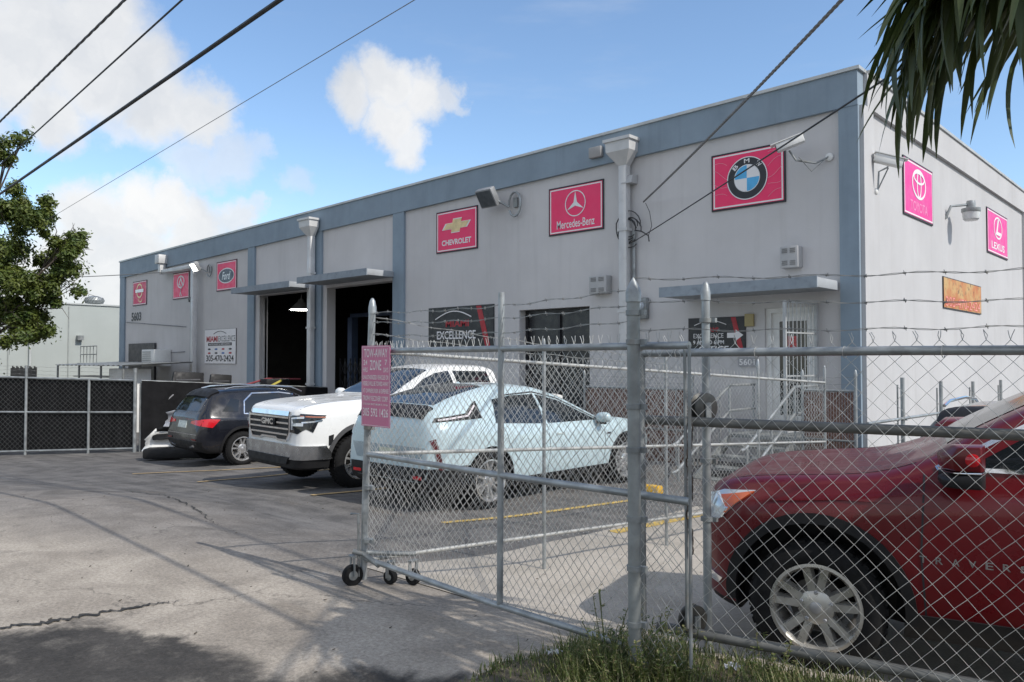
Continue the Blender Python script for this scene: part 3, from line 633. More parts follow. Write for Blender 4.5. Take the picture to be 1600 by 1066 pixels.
b = MB(); b.prism([(0,0), (0,.2), (.18,.17), (.24,0)], frame((-9.7,13.99,5.76), (0,-1,0), (0,0,1), (1,0,0)), .26); tag(b.build('exhaust_hood', mat('vent_grey', (.42,.42,.42), .7), None), 'small grey exhaust hood high on the wall right of the tall downspout', 'vent')
b = MB(); b.box(-10.62,-10.28,13.80,13.91,6.48,6.72); tag(b.build('junction_box', mat('old_box', (.35,.34,.33), .7), None, bevel=.02), 'small weathered box on the parapet band beside the tall downspout head', 'box')
me = thing('electric_meter', 'grey electric meter box on the facade at the foot of the conduit', 'meter', (-9.3, 13.95, 2.7))
b = MB(); b.box(-9.46,-9.16,13.86,13.995,2.85,3.3); b.build('box', galv_old, me, bevel=.015); b = MB(); b.lathe([(.11,0),(.11,.08),(.09,.11)], frame((-9.31,13.86,3.12), (1,0,0), (0,0,1), (0,-1,0)), 16); b.build('dial', lamp_gl, me, smooth=True)
cm = thing('service_mast', 'electric conduit with a coil of black cable beside the tall downspout', 'conduit', (-9.5, 13.95, 1))
b = MB(); b.tube([(-9.5,13.93,.0), (-9.5,13.93,4.75)], .035, 8); b.build('conduit', galv, cm, smooth=True)
rr = random.Random(2)
for k in range(5):
    cx, cz, ra = -9.58+rr.uniform(-.05,.05), 4.85+rr.uniform(-.08,.08), rr.uniform(.20,.36)
    b = MB(); b.tube([(cx+ra*.9*math.cos(q), 13.85+rr.uniform(-.02,.02), cz-.1+ra*math.sin(q)) for q in [i*2*math.pi/20 for i in range(18)]], .012, 6); b.build('cable_loop', black_p, cm, smooth=True)
b = MB(); b.tube([(-9.45,13.9,4.75), (-9.25,13.85,4.7), (-9.05,13.8,4.58), (-9.0,13.75,4.45)], .014, 6); b.tube([(-9.05,13.8,4.58), (-8.9,13.7,4.75), (-8.95,13.7,5.05), (-9.05,13.7,5.25)], .007, 6); b.build('cable_tail', black_p, cm, smooth=True)
ac = thing('window_air_conditioner', 'white window air conditioner low on the far left of the facade', 'air conditioner', (-33.2, 13.7, 1.9))
b = MB(); b.box(-33.9,-32.6,13.3,13.99,1.75,2.45); b.build('casing', white_p, ac, bevel=.02)
for i in range(7): b = MB(); b.box(-33.8,-32.95,13.285,13.30,1.82+i*.085,1.85+i*.085); b.build('slat', galv_old, ac)
b = MB(); b.box(-36.9,-34.1,13.9,13.985,1.0,2.75); b.build('dark_shutter', mat('dark_shutter', (.05,.05,.055), .5), wh)
# ------------------------------------------------------------------ vehicles
def pchip(tab):
    tab = sorted(tab); xs = [p[0] for p in tab]; ys = [p[1] for p in tab]; n = len(xs)
    h = [xs[i+1]-xs[i] for i in range(n-1)]; d = [(ys[i+1]-ys[i])/h[i] for i in range(n-1)]; m = [0]*n
    m[0], m[-1] = d[0], d[-1]
    for i in range(1, n-1):
        if d[i-1]*d[i] > 0:
            w1, w2 = 2*h[i]+h[i-1], h[i]+2*h[i-1]; m[i] = (w1+w2)/(w1/d[i-1]+w2/d[i])
    def f(x):
        if x <= xs[0]: return ys[0]
        if x >= xs[-1]: return ys[-1]
        i = max(k for k in range(n-1) if xs[k] <= x); t = (x-xs[i])/h[i]
        return (2*t**3-3*t*t+1)*ys[i]+(t**3-2*t*t+t)*h[i]*m[i]+(-2*t**3+3*t*t)*ys[i+1]+(t**3-t*t)*h[i]*m[i+1]
    return f
def chaikin(P):
    Q = [P[0]]
    for a, b in zip(P[:-1], P[1:]): Q += [(a[0]*.75+b[0]*.25, a[1]*.75+b[1]*.25), (a[0]*.25+b[0]*.75, a[1]*.25+b[1]*.75)]
    return Q+[P[-1]]
def paint(name, color, metal=.0, rough=.28, dirt=.0, coat=.5):
    return mat(name, color, rough, metal, .04, 1.5, coat=coat, dirt=dirt, dirtcol=(.2,.19,.17))
class Car:
    def __init__(s, name, label, loc, rz, T, pm, cat='car'):
        s.t = thing(name, label, cat, loc, rz); s.pm = pm
        f = {k: pchip(v) for k, v in T.items()}
        x0, x1 = T['zc'][0][0], T['zc'][-1][0]
        if x0 > x1: x0, x1 = x1, x0
        N = 92; b = MB(); ring = None
        st = sorted({round(x0+(x1-x0)*i/N, 4) for i in range(N+1)} | {round(x0+.012*i, 4) for i in range(1, 6)} | {round(x1-.012*i, 4) for i in range(1, 6)})
        for x in st:
            zb, zt, wm, wb, zc, wr = f['zb'](x), f['zbelt'](x), f['wm'](x), f['wb'](x), f['zc'](x), f['wr'](x)
            zr = zt+.84*(zc-zt); ws = wm-.05; H = zt-zb
            P = [(0,zb), (ws-.10,zb), (ws,zb+.03), (wm-.012,zb+.26*H), (wm,zb+.48*H), (wm-.004,zb+.72*H), (wm-.015,zb+.90*H), (wb,zt), (wb+(wr-wb)*.5+.02,zt+(zr-zt)*.52), (wr,zr), (wr-.10,zr+(zc-zr)*.72), (wr*.5,zc-.008), (0,zc)]
            P = chaikin(chaikin(P)); half = P
            full = half+[(-p[0], p[1]) for p in half[-2:0:-1]]
            ring = len(full); b.v += [V((x, p[0], p[1])) for p in full]
        n = len(st)
        b.f = [(i*ring+j, i*ring+(j+1) % ring, (i+1)*ring+(j+1) % ring, (i+1)*ring+j) for i in range(n-1) for j in range(ring)]
        b.f += [tuple(range(ring-1, -1, -1)), tuple((n-1)*ring+j for j in range(ring))]; b.m = [0]*len(b.f)
        s.bvh = BVHTree.FromPolygons([tuple(p) for p in b.v], b.f)
        s.bmb = b; s.f = f
    def finish_body(s, wells, dark=None):
        """cut wheel arches and link the body"""
        tmp = s.bmb.build('body', [s.pm, black_pl], s.t, smooth=True, local=True)
        cuts = []
        for (x, z, r_) in wells:
            for sg in (-1, 1):
                c = MB(); M = frame((x, sg*1.25, z), (1,0,0), (0,0,1), (0,-sg,0)); c.lathe([(r_,0), (r_,.62), (r_-.06,.66)], M, 40)
                me = bpy.data.meshes.new('cut'); me.from_pydata([tuple(p) for p in c.v], [], c.f); me.materials.append(s.pm); me.materials.append(black_pl)
                me.polygons.foreach_set('material_index', [1]*len(me.polygons))
                bm = bmesh.new(); bm.from_mesh(me); bmesh.ops.recalc_face_normals(bm, faces=bm.faces); bm.to_mesh(me); bm.free()
                co = bpy.data.objects.new('cut', me); col.objects.link(co); co.matrix_world = WM[s.t.name]; cuts.append(co)
                md = tmp.modifiers.new('b', 'BOOLEAN'); md.operation = 'DIFFERENCE'; md.object = co; md.solver = 'EXACT'
        bpy.context.view_layer.update()
        dg = bpy.context.evaluated_depsgraph_get(); me = bpy.data.meshes.new_from_object(tmp.evaluated_get(dg))
        tmp.modifiers.clear(); tmp.data = me; me.name = 'body'
        for c in cuts: bpy.data.objects.remove(c)
        if dark:
            for p in me.polygons:
                if dark(*p.center): p.material_index = 1
        smooth_me(me, 30)
        s.body = tmp; return tmp
    def hit(s, ax, a, b_):
        o, d = {'L': ((a,3,b_), (0,-1,0)), 'R': ((a,-3,b_), (0,1,0)), 'F': ((5,a,b_), (-1,0,0)), 'B': ((-5,a,b_), (1,0,0)), 'T': ((a,b_,4), (0,0,-1))}[ax]
        loc, nr, i, dist = s.bvh.ray_cast(V(o), V(d))
        if loc is None:
            g = V(o)+V(d)*{'L':2.1,'R':2.1,'F':2.6,'B':2.6,'T':2.6}[ax]; loc, nr, i, dist = s.bvh.find_nearest(g)
        if nr.dot(V(d)) > 0: nr = -nr
        return loc, nr
    def decal(s, name, ax, poly, m, off=.006, step=.07, parent=None, smooth=True):
        bm = bmesh.new(); vs = [bm.verts.new((p[0], p[1], 0)) for p in poly]; bm.faces.new(vs)
        for k in (0, 1):
            lo, hi = min(p[k] for p in poly), max(p[k] for p in poly); nn = V((1,0,0)) if k == 0 else V((0,1,0)); c = lo+step
            while c < hi-.005:
                bmesh.ops.bisect_plane(bm, geom=bm.verts[:]+bm.edges[:]+bm.faces[:], plane_co=nn*c, plane_no=nn); c += step
        bmesh.ops.triangulate(bm, faces=[f for f in bm.faces if len(f.verts) > 4])
        bm.verts.ensure_lookup_table(); bd = [e for e in bm.edges if len(e.link_faces) == 1]
        inner = {}
        for v in bm.verts:
            l, nr = s.hit(ax, v.co.x, v.co.y); inner[v] = l-nr*.01; v.co = l+nr*off
        nv = {}
        for e in bd:
            for v in e.verts:
                if v not in nv: nv[v] = bm.verts.new(inner[v])
        for e in bd: bm.faces.new((e.verts[0], e.verts[1], nv[e.verts[1]], nv[e.verts[0]]))
        bmesh.ops.recalc_face_normals(bm, faces=bm.faces)
        me = bpy.data.meshes.new(name); bm.to_mesh(me); bm.free(); me.materials.append(m)
        if smooth: smooth_me(me, 50)
        o = bpy.data.objects.new(name, me); link(o, parent or s.t); return o
    def line(s, name, ax, pts, wd, m, off=.004, parent=None, close=False):
        if close: pts = pts+[pts[0]]
        P = []
        for a, b_ in zip(pts[:-1], pts[1:]):
            k = max(1, int(math.hypot(b_[0]-a[0], b_[1]-a[1])/.06))
            P += [(a[0]+(b_[0]-a[0])*i/k, a[1]+(b_[1]-a[1])*i/k) for i in range(k)]
        P.append(pts[-1]); b = MB(); n = len(P)
        for i, p in enumerate(P):
            a, c = P[max(0, i-1)], P[min(n-1, i+1)]; dx, dy = c[0]-a[0], c[1]-a[1]; L = math.hypot(dx, dy) or 1; nx, ny = -dy/L*wd/2, dx/L*wd/2
            for sg, dep in ((-1,-.008), (-1,off), (1,off), (1,-.008)):
                l, nr = s.hit(ax, p[0]+sg*nx, p[1]+sg*ny); b.v.append(l+nr*dep)
        b.f = [(4*i+j, 4*i+j+1, 4*i+5+j, 4*i+4+j) for i in range(n-1) for j in range(3)]; b.m = [0]*len(b.f)
        return b.build(name, m, parent or s.t, local=True)
    def arch(s, x, z, r_, wd, m, z0=.3, sides='LR'):
        for ax in sides:
            q0 = math.asin(max(-1, (z0-z)/r_)); pts = [(x+r_*math.cos(q), z+r_*math.sin(q)) for q in [q0+(math.pi-2*q0)*i/24 for i in range(25)]]
            s.line('arch_trim', ax, pts, wd, m, .014)
    def text(s, txt, ax, cx, cz, wd, ht, m, name='badge', space=1., bold=.02):
        vs, fs = text_data(txt, bold, space=space); x0, x1 = min(p.x for p in vs), max(p.x for p in vs); y0, y1 = min(p.y for p in vs), max(p.y for p in vs)
        b = MB(); sg = {'L': -1, 'R': 1, 'F': 1, 'B': -1}[ax]
        for p in vs:
            l, nr = s.hit(ax, cx+sg*(p.x-(x0+x1)/2)*wd/(x1-x0), cz+(p.y-(y0+y1)/2)*ht/(y1-y0)); b.v.append(l+nr*.016)
        b.f = fs; b.m = [0]*len(fs); return b.build(name, m, s.t, local=True)
    def wheels(s, axles, hw, Rt, Rr, style, n=5, m=None, dark=None):
        m = m or alu
        for x in axles:
            for sg in (-1, 1):
                M = frame((x, sg*hw, Rt), (1,0,0), (0,0,1), (0,-sg,0)) if sg < 0 else frame((x, sg*hw, Rt), (-1,0,0), (0,0,1), (0,1,0))
                # local z points outward, 0 at the outer face
                M = frame((x, sg*hw, Rt), (-sg,0,0), (0,0,1), (0,sg,0))
                b = MB(); b.lathe([(.03,-.10), (Rr*.62,-.10), (Rr*.62,-.13), (.03,-.13)], M, 28); wo = b.build('wheel', mat('brake_iron', (.09,.085,.08), .5, .6, .2, 9), s.t, local=True, smooth=True)
                b = MB(); w_ = .25
                b.lathe([(Rr,-.005), (Rr+.02,.006), (Rr+(Rt-Rr)*.45,.012), (Rt-.035,.0), (Rt-.012,-.02), (Rt,-.045), (Rt,-w_+.045), (Rt-.012,-w_+.02), (Rt-.04,-w_), (Rr,-w_)], M, 44, caps=False)
                for k in range(44):
                    q = 2*math.pi*(k+.5)/44
                    for (za, zb_) in ((-.03,-.085), (-.10,-.155), (-.17,-.225)):
                        a = q+za*.3; Mk = M @ Mx.Rotation(a, 4, 'Z'); b.box(Rt-.006, Rt+.006, -.018, .018, zb_, za, 0, Mk)
                b.build('tyre', rubber, wo, local=True, smooth=True)
                b = MB(); b.lathe([(Rr+.004,-.012), (Rr+.006,.004), (Rr-.012,.006), (Rr-.028,-.02), (Rr-.035,-.16), (Rr-.05,-.22)], M, 44, caps=False); b.lathe([(.0,-.015), (.06,-.015), (.10,-.028), (.112,-.06), (.112,-.10)], M, 20, caps=False)
                def spoke(q, wi, wo_, lean=0., z1=-.012):
                    Mk = M @ Mx.Rotation(q, 4, 'Z'); r0, r1 = .05, Rr-.014
                    sec = []
                    for (rad, ww, zf, zk, sh) in ((r0, wi, -.03, -.09, 0), ((r0+r1)/2, (wi+wo_)/2, -.012-.01, -.07, lean*.5), (r1, wo_, z1, -.06, lean)):
                        sec += [Mk @ V((rad, sh-ww, zk)), Mk @ V((rad, sh-ww*.65, zf)), Mk @ V((rad, sh+ww*.65, zf)), Mk @ V((rad, sh+ww, zk))]
                    b.add(sec, [(4*i+j, 4*i+(j+1) % 4, 4*i+4+(j+1) % 4, 4*i+4+j) for i in range(2) for j in range(4)])
                for k in range(n):
                    q = math.pi/2+2*math.pi*k/n
                    if style == 'split': spoke(q-.10, .020, .022, -.030); spoke(q+.10, .020, .022, .030)
                    elif style == 'vee': spoke(q-.19, .034, .033, -.010); spoke(q+.19, .034, .033, .010)
                    elif style == 'wide': spoke(q, .045, .055); 
                    else: spoke(q, .018, .020)
                b.build('rim', m, wo, local=True, smooth=True)
                b = MB()
                for k in range(5):
                    q = 2*math.pi*k/5+.3; b.lathe([(.013,-.02), (.013,.0), (.008,.005)], M @ Mx.Translation((.085*math.cos(q), .085*math.sin(q), -.02)), 8)
                b.build('lug_nuts', mat('hub_silver', (.45,.45,.46), .35, .6), wo, local=True, smooth=True, kind='stuff'); b = MB()
                b.lathe([(.035,-.02), (.034,-.008), (.02,-.004)], M, 16); b.build('hub_cap', mat('hub_silver', (.45,.45,.46), .35, .6), wo, local=True, smooth=True)
    def mirror(s, x, z, y, m, sides=(1,-1), lamp=None):
        for sg in sides:
            def P(dx, dy, dz): return V((x+dx, sg*(y+dy), z+dz))
            b = MB(); secs = []
            for (dy, k) in ((.0,.62), (.05,.95), (.14,1.0), (.20,.8), (.225,.4)):
                for j in range(10):
                    q = 2*math.pi*j/10; secs.append(P(.02+.085*k*math.cos(q)+.02*dy, dy+.03, .085*k*math.sin(q)+.02))
            b.add(secs, [(10*i+j, 10*i+(j+1) % 10, 10*i+10+(j+1) % 10, 10*i+10+j) for i in range(4) for j in range(10)]+[tuple(range(9,-1,-1)), tuple(40+j for j in range(10))])
            o = b.build('mirror', m, s.t, local=True, smooth=True)
            b = MB(); b.tube([P(.03,-.06,-.07), P(.02,.06,-.06), P(.0,.2,-.065)], [.035,.03,.02], 8); b.build('mirror_base', black_pl, o, local=True, smooth=True)
def shift(poly, dx=0, dz=0): return [(p[0]+dx, p[1]+dz) for p in poly]

# ---- red three row SUV, nose to the left, behind the right hand gate
TRAV = dict(
 zc=[(2.56,.80),(2.53,.92),(2.45,1.03),(2.25,1.10),(1.8,1.16),(1.3,1.20),(.95,1.25),(.75,1.34),(.35,1.56),(-.05,1.72),(-.6,1.80),(-1.5,1.79),(-2.2,1.72),(-2.45,1.55),(-2.6,1.2),(-2.66,.9)],
 zbelt=[(2.56,.76),(2.45,.96),(2.25,1.01),(1.5,1.07),(.9,1.12),(0,1.13),(-1.5,1.17),(-2.4,1.2),(-2.66,.85)],
 wm=[(2.56,.58),(2.5,.72),(2.38,.84),(2.2,.925),(1.95,.975),(1.55,1.0),(0,1.0),(-2.0,.99),(-2.45,.94),(-2.66,.78)],
 wb=[(2.56,.52),(2.38,.76),(2.1,.86),(1.55,.92),(0,.93),(-2.2,.91),(-2.66,.7)],
 wr=[(2.56,.46),(2.38,.68),(2.1,.78),(1.5,.84),(.95,.83),(.35,.73),(-.6,.68),(-2.2,.66),(-2.66,.6)],
 zb=[(2.56,.40),(2.45,.30),(2.1,.26),(-2.3,.28),(-2.66,.42)])
red = paint('deep_red_paint', (.125,.002,.006), .15, .32, coat=.25)
# camera coords of the front hub: depth 4.55, lateral 1.76 -> world; axis heading from rails of the gate
def cw(lat, dep): c, s_ = math.cos(R(43.2)), math.sin(R(43.2)); return V((-s_*dep+c*lat, c*dep+s_*lat, 0))
hd = cw(-.883, .47).normalized(); hz = math.atan2(hd.y, hd.x); left = V((-hd.y, hd.x, 0))
hub = cw(1.775, 4.60); cen = hub-hd*1.55-left*.965
for k_ in TRAV: TRAV[k_] = [((1.55+(x-1.55)*.74 if x > 1.55 else x), v+((.075 if x < .9 else .03 if x < 1.0 else -.035 if x < 1.9 else -.02) if k_ == 'zc' else (.065 if x < .5 else .03 if x < 1.0 else .0) if k_ == 'zbelt' else 0)) for (x, v) in TRAV[k_]]
def fx(poly): return [((1.55+(x-1.55)*.74 if x > 1.55 else x), z+(.065 if z > 1.1 else 0)) for (x, z) in poly]
tr = Car('parked_suv', 'glossy deep red SUV with silver wheels parked behind the near chain link gate', (cen.x, cen.y, .135), hz, TRAV, red)
tr.finish_body([(1.55,.40,.475), (-1.53,.40,.475)], lambda x, y, z: z < .34)
tr.wheels([1.55,-1.53], .985, .378, .252, 'vee', 5, m=mat('satin_alloy', (.55,.535,.50), .32, .7, .08, 6))
tr.arch(1.55,.40,.50,.06, black_pl, .28); tr.arch(-1.53,.40,.50,.06, black_pl, .28)
for ax in 'LR':
    tr.decal('sill_trim', ax, [(1.06,.28),(-1.04,.28),(-1.04,.42),(1.06,.42)], black_pl, .012)
    win = [(.80,1.15),(.34,1.43),(-.02,1.60),(-.30,1.66),(-.38,1.66),(-.34,1.16)]
    tr.decal('window', ax, fx(win), dark_gl, .004); tr.decal('window', ax, fx([(-.42,1.17),(-.46,1.665),(-1.3,1.655),(-1.36,1.19)]), dark_gl, .004); tr.decal('window', ax, fx([(-1.42,1.2),(-1.38,1.65),(-2.05,1.61),(-2.3,1.24)]), dark_gl, .004)
    tr.line('chrome_trim', ax, fx([(.90,1.155),(-.4,1.165),(-1.4,1.19),(-2.3,1.225)]), .022, chrome, .012)
    tr.line('chrome_trim', ax, fx([(.92,1.15),(.36,1.465),(-.02,1.635),(-.4,1.69),(-1.4,1.68)]), .022, chrome, .010)
    tr.line('door_seam', ax, fx([(.98,1.12),(1.0,.75),(.98,.42)]), .010, sign_edge, .002); tr.line('door_seam', ax, fx([(-.40,1.15),(-.40,.42)]), .010, sign_edge, .002); tr.line('door_seam', ax, fx([(-1.40,1.18),(-1.36,.75),(-1.1,.44)]), .010, sign_edge, .002)
    tr.line('crease', ax, fx([(1.9,.98),(1.4,1.02),(.9,1.03)]), .012, red, .008)
    tr.decal('headlight', ax, fx([(2.50,.80),(2.47,.95),(2.30,1.0),(2.02,1.02),(2.18,.93),(2.30,.84),(2.40,.79)]), lamp_gl, .007, .05)
    tr.decal('side_reflector', ax, fx([(2.32,.965),(2.03,1.012),(2.20,.92),(2.31,.835),(2.26,.90)]), amber, .013, .04)
    tr.line('headlight_trim', ax, fx([(2.34,.97),(2.25,.90),(2.30,.84)]), .014, chrome, .015)
    tr.decal('fog_trim', ax, fx([(2.49,.44),(2.47,.50),(2.30,.46),(2.34,.42)]), chrome, .012, .05)
    for i_, ch in enumerate('TRAVERSE'): tr.text(ch, ax, .72+(.31-.62*(i_+.5)/8)*(1 if ax == 'L' else -1), .735, .036, .038, chrome, name='letter')
    tr.line('door_handle', ax, fx([(-.12,1.0),(-.34,1.0)]), .035, red, .03)
tr.decal('windscreen', 'T', [(.86,.54),(.86,-.54),(.12,-.50),(.12,.50)], mat('tinted_windscreen', (.010,.012,.014), .12, 0, 0, spec=.12), .004)
tr.decal('grille', 'F', [(-.50,.54),(.50,.54),(.55,.86),(-.55,.86)], black_pl, .008); tr.line('grille_bar', 'F', [(-.5,.72),(.5,.72)], .05, chrome, .02)
tr.line('hood_seam', 'T', [(2.05,.74),(1.6,.80),(1.02,.80)], .008, sign_edge, .002); tr.line('hood_seam', 'T', [(2.05,-.74),(1.6,-.80),(1.02,-.80)], .008, sign_edge, .002)
for sg in (1,-1):
    def mp(x, y, z): return V((x+.10, sg*y, z+.085))
    # wedge shaped mirror: upper shell, chrome strip, black lower half, red repeater at the outer end
    def wedge(name, z0, z1, m, k0, k1, par=None):
        b = MB(); pts = []
        for (yy, xa, xb, f) in ((.96,.62,.80,.55), (1.04,.60,.82,.85), (1.16,.60,.80,1.0), (1.235,.62,.75,.85)):
            for (x, z) in ((xa,z0+(1-f)*k0), (xa,z1-(1-f)*k1), ((xa+xb)/2+.04,z1-.005-(1-f)*k1), (xb,z0+(z1-z0)*.55), (xb-.01,z0+(1-f)*k0)): pts.append(mp(x,yy,z))
        b.add(pts, [(5*i+j,5*i+(j+1) % 5,5*i+5+(j+1) % 5,5*i+5+j) for i in range(3) for j in range(5)]+[(4,3,2,1,0), (15,16,17,18,19)]); return b.build(name, m, par or tr.t, local=True, bevel=.010)
    mo = wedge('mirror', 1.165, 1.30, red, 0, .05); wedge('mirror_base', 1.07, 1.150, black_pl, .04, 0, mo); wedge('mirror_trim', 1.151, 1.164, chrome, 0, 0, mo)
    b = MB(); b.lathe([(.02,0), (.036,.005), (.034,.02), (.015,.03)], frame(mp(.66,1.22,1.225), (1,0,0), (0,0,1), (0,sg,0)) @ Mx.Diagonal((1.0,1.0,1,1)), 14); b.build('repeater_lamp', red_lens, mo, local=True, smooth=True)
    b = MB(); b.tube([mp(.78,.90,1.11), mp(.72,1.0,1.11)], .04, 8); b.build('mirror_arm', black_pl, mo, local=True)
# ---- white pickup, nose out
PICK = dict(
 zc=[(2.86,1.17),(2.84,1.24),(2.74,1.30),(2.3,1.37),(1.4,1.42),(1.18,1.44),(.95,1.56),(.5,1.80),(.25,1.89),(-.2,1.94),(-.8,1.93),(-1.10,1.88),(-1.16,1.46),(-1.20,1.38),(-2.6,1.36),(-2.75,1.33)],
 zbelt=[(2.86,1.12),(2.74,1.21),(2.3,1.27),(1.2,1.32),(0,1.32),(-1.2,1.32),(-2.6,1.32),(-2.75,1.29)],
 wm=[(2.86,.80),(2.82,.88),(2.74,.94),(2.6,.985),(2.3,1.015),(-2.6,1.02),(-2.75,.98)],
 wb=[(2.86,.76),(2.74,.90),(2.3,.96),(1.2,.97),(-2.6,.98),(-2.75,.95)],
 wr=[(2.86,.70),(2.74,.83),(2.3,.89),(1.2,.88),(.5,.76),(-.2,.745),(-1.10,.76),(-1.20,.93),(-2.75,.92)],
 zb=[(2.86,.42),(2.80,.35),(2.5,.34),(-2.4,.48),(-2.75,.58)])
wpaint = paint('white_car_paint', (.78,.78,.76), 0, .3)
pk = Car('parked_pickup', 'white pickup truck with chrome grille parked nose out beside the pale blue car', (-10.93, 9.2, gz(-10.6,8)-.01), R(-94), PICK, wpaint, 'pickup')
pk.finish_body([(1.87,.44,.535), (-1.87,.44,.52)], lambda x, y, z: z < .52)
pk.wheels([1.87,-1.87], .99, .425, .262, 'split', 6)
pk.arch(1.87,.44,.56,.065, mat('grey_cladding', (.07,.07,.072), .6), .36); pk.arch(-1.87,.44,.55,.065, mat('grey_cladding', (.07,.07,.072), .6), .4)
pk.decal('bumper', 'F', [(-1.0,.52),(1.0,.52),(1.0,.72),(.62,.74),(-.62,.74),(-1.0,.72)], mat('bumper_chrome', (.55,.56,.57), .2, .95, .1, 3), .05, .09)
pk.decal('lower_valance', 'F', [(-.97,.40),(.97,.40),(1.0,.52),(-1.0,.52)], black_pl, .03, .1); pk.decal('air_dam', 'F', [(-.7,.55),(.7,.55),(.62,.44),(-.62,.44)], black_pl, .065, .1)
for ax in 'LR':
    pk.decal('bumper_corner', ax, [(2.36,.52),(2.84,.52),(2.84,.72),(2.62,.72),(2.42,.60)], mat('bumper_chrome', (.55,.56,.57), .2, .95, .1, 3), .03, .08)
    pk.decal('headlight', ax, [(2.45,1.17),(2.80,1.20),(2.80,1.0),(2.66,.92),(2.62,1.0),(2.58,1.08)], dark_gl, .010, .05)
    pk.line('light_bar', ax, [(2.47,1.14),(2.66,1.15),(2.80,1.16)], .018, mat('dim_amber', (.35,.12,.06), .2, 0, .1, coat=.5), .018); pk.line('light_bar', ax, [(2.52,1.10),(2.66,1.08),(2.80,1.07)], .02, chrome, .018)
    pk.decal('side_vent', ax, [(2.36,.72),(2.42,.72),(2.42,.86),(2.34,.88)], black_pl, .012, .05)
    pk.decal('window', ax, [(1.05,1.36),(.52,1.68),(.25,1.78),(-.05,1.82),(-.12,1.36)], dark_gl, .004); pk.decal('window', ax, [(-.2,1.36),(-.14,1.82),(-.92,1.80),(-.95,1.38)], dark_gl, .004)
    for xx in (1.14,-.16,-1.22): pk.line('door_seam', ax, [(xx,1.33),(xx,.56)], .010, sign_edge, .002)
    pk.line('door_handle', ax, [(.12,1.2),(-.08,1.2)], .04, chrome, .03); pk.line('running_board', ax, [(1.2,.46),(-1.2,.46)], .09, black_pl, .06)
pk.decal('windscreen', 'T', [(1.14,.78),(1.14,-.78),(.34,-.66),(.34,.66)], dark_gl, .004)
pk.decal('grille', 'F', [(-.60,.80),(.60,.80),(.68,.92),(.68,1.15),(-.68,1.15),(-.68,.92)], black_pl, .022, .08)
for (z_, hw) in ((1.135,.66), (1.05,.66), (.965,.66), (.88,.62)): pk.line('grille_bar', 'F', [(-hw,z_),(-.28,z_),(.28,z_),(hw,z_)], .026, chrome, .045)
pk.line('grille_frame', 'F', [(-.68,1.16),(-.68,.92),(-.58,.79),(-.3,.79),(-.24,.82),(.24,.82),(.3,.79),(.58,.79),(.68,.92),(.68,1.16)], .028, chrome, .04); pk.line('grille_cap', 'F', [(-.62,1.19),(.62,1.19)], .055, chrome, .03)
b = MB(); b.box(2.905,2.925,-.24,.24,1.0,1.12); b.build('badge_plate', black_pl, pk.t, local=True, bevel=.01)
text('GMC', frame((2.925,0,1.06), (0,1,0), (0,0,1), (1,0,0)), .40, .095, chrome, pk.t, name='badge', bold=.04, z0=.004, local=True)
for sg in (1,-1):
    pk.decal('headlight', 'F', [(sg*.70,.92),(sg*.70,1.17),(sg*.92,1.18),(sg*.93,.98),(sg*.84,.90)][::sg], dark_gl, .014, .05); pk.line('light_bar', 'F', [(sg*.73,.96),(sg*.73,1.13),(sg*.9,1.14)], .03, lamp_gl, .03); pk.line('light_bar', 'F', [(sg*.74,1.04),(sg*.9,1.04)], .045, lamp_gl, .03)
    pk.line('tow_hook', 'F', [(sg*.5,.48),(sg*.5,.53)], .06, chrome, .06)
    pk.line('hood_seam', 'T', [(2.78,sg*.80),(2.0,sg*.86),(1.2,sg*.87)], .01, sign_edge, .002)
pk.mirror(.95, 1.40, .98, wpaint)
# ---- pale blue electric crossover, nose in
ELEC = dict(
 zc=[(2.48,.62),(2.44,.76),(2.35,.88),(2.1,.97),(1.5,1.06),(.98,1.11),(.8,1.19),(.1,1.50),(-.3,1.60),(-.75,1.64),(-1.2,1.64),(-1.8,1.55),(-2.2,1.42),(-2.42,1.32),(-2.48,1.20),(-2.52,.86)],
 zbelt=[(2.48,.58),(2.35,.82),(2.1,.91),(1.5,.98),(.9,1.01),(0,1.03),(-1,1.07),(-1.9,1.16),(-2.35,1.18),(-2.47,1.08),(-2.52,.80)],
 wm=[(2.48,.60),(2.42,.74),(2.3,.86),(2.1,.93),(1.7,.98),(0,.975),(-1.6,.99),(-2.2,.955),(-2.42,.90),(-2.52,.82)],
 wb=[(2.48,.52),(2.3,.78),(1.7,.90),(0,.91),(-1.6,.92),(-2.2,.89),(-2.52,.76)],
 wr=[(2.48,.45),(2.3,.70),(1.5,.82),(.95,.80),(.1,.68),(-.75,.635),(-1.8,.64),(-2.3,.70),(-2.52,.66)],
 zb=[(2.48,.34),(2.3,.25),(-2.2,.26),(-2.45,.34),(-2.52,.42)])
blue = paint('pale_blue_paint', (.49,.61,.645), .08, .28)
el = Car('parked_crossover', 'pale ice blue crossover parked nose in behind the pink tow away sign', (-8.27, 8.92, gz(-8,8)), R(90), ELEC, blue)
el.finish_body([(1.547,.375,.455), (-1.547,.375,.455)], lambda x, y, z: z < .33 or (x < -1.9 and z < .60))
el.wheels([1.547,-1.547], .965, .375, .275, 'split', 6, m=mat('bright_alloy', (.66,.66,.66), .25, .8, .08, 6))
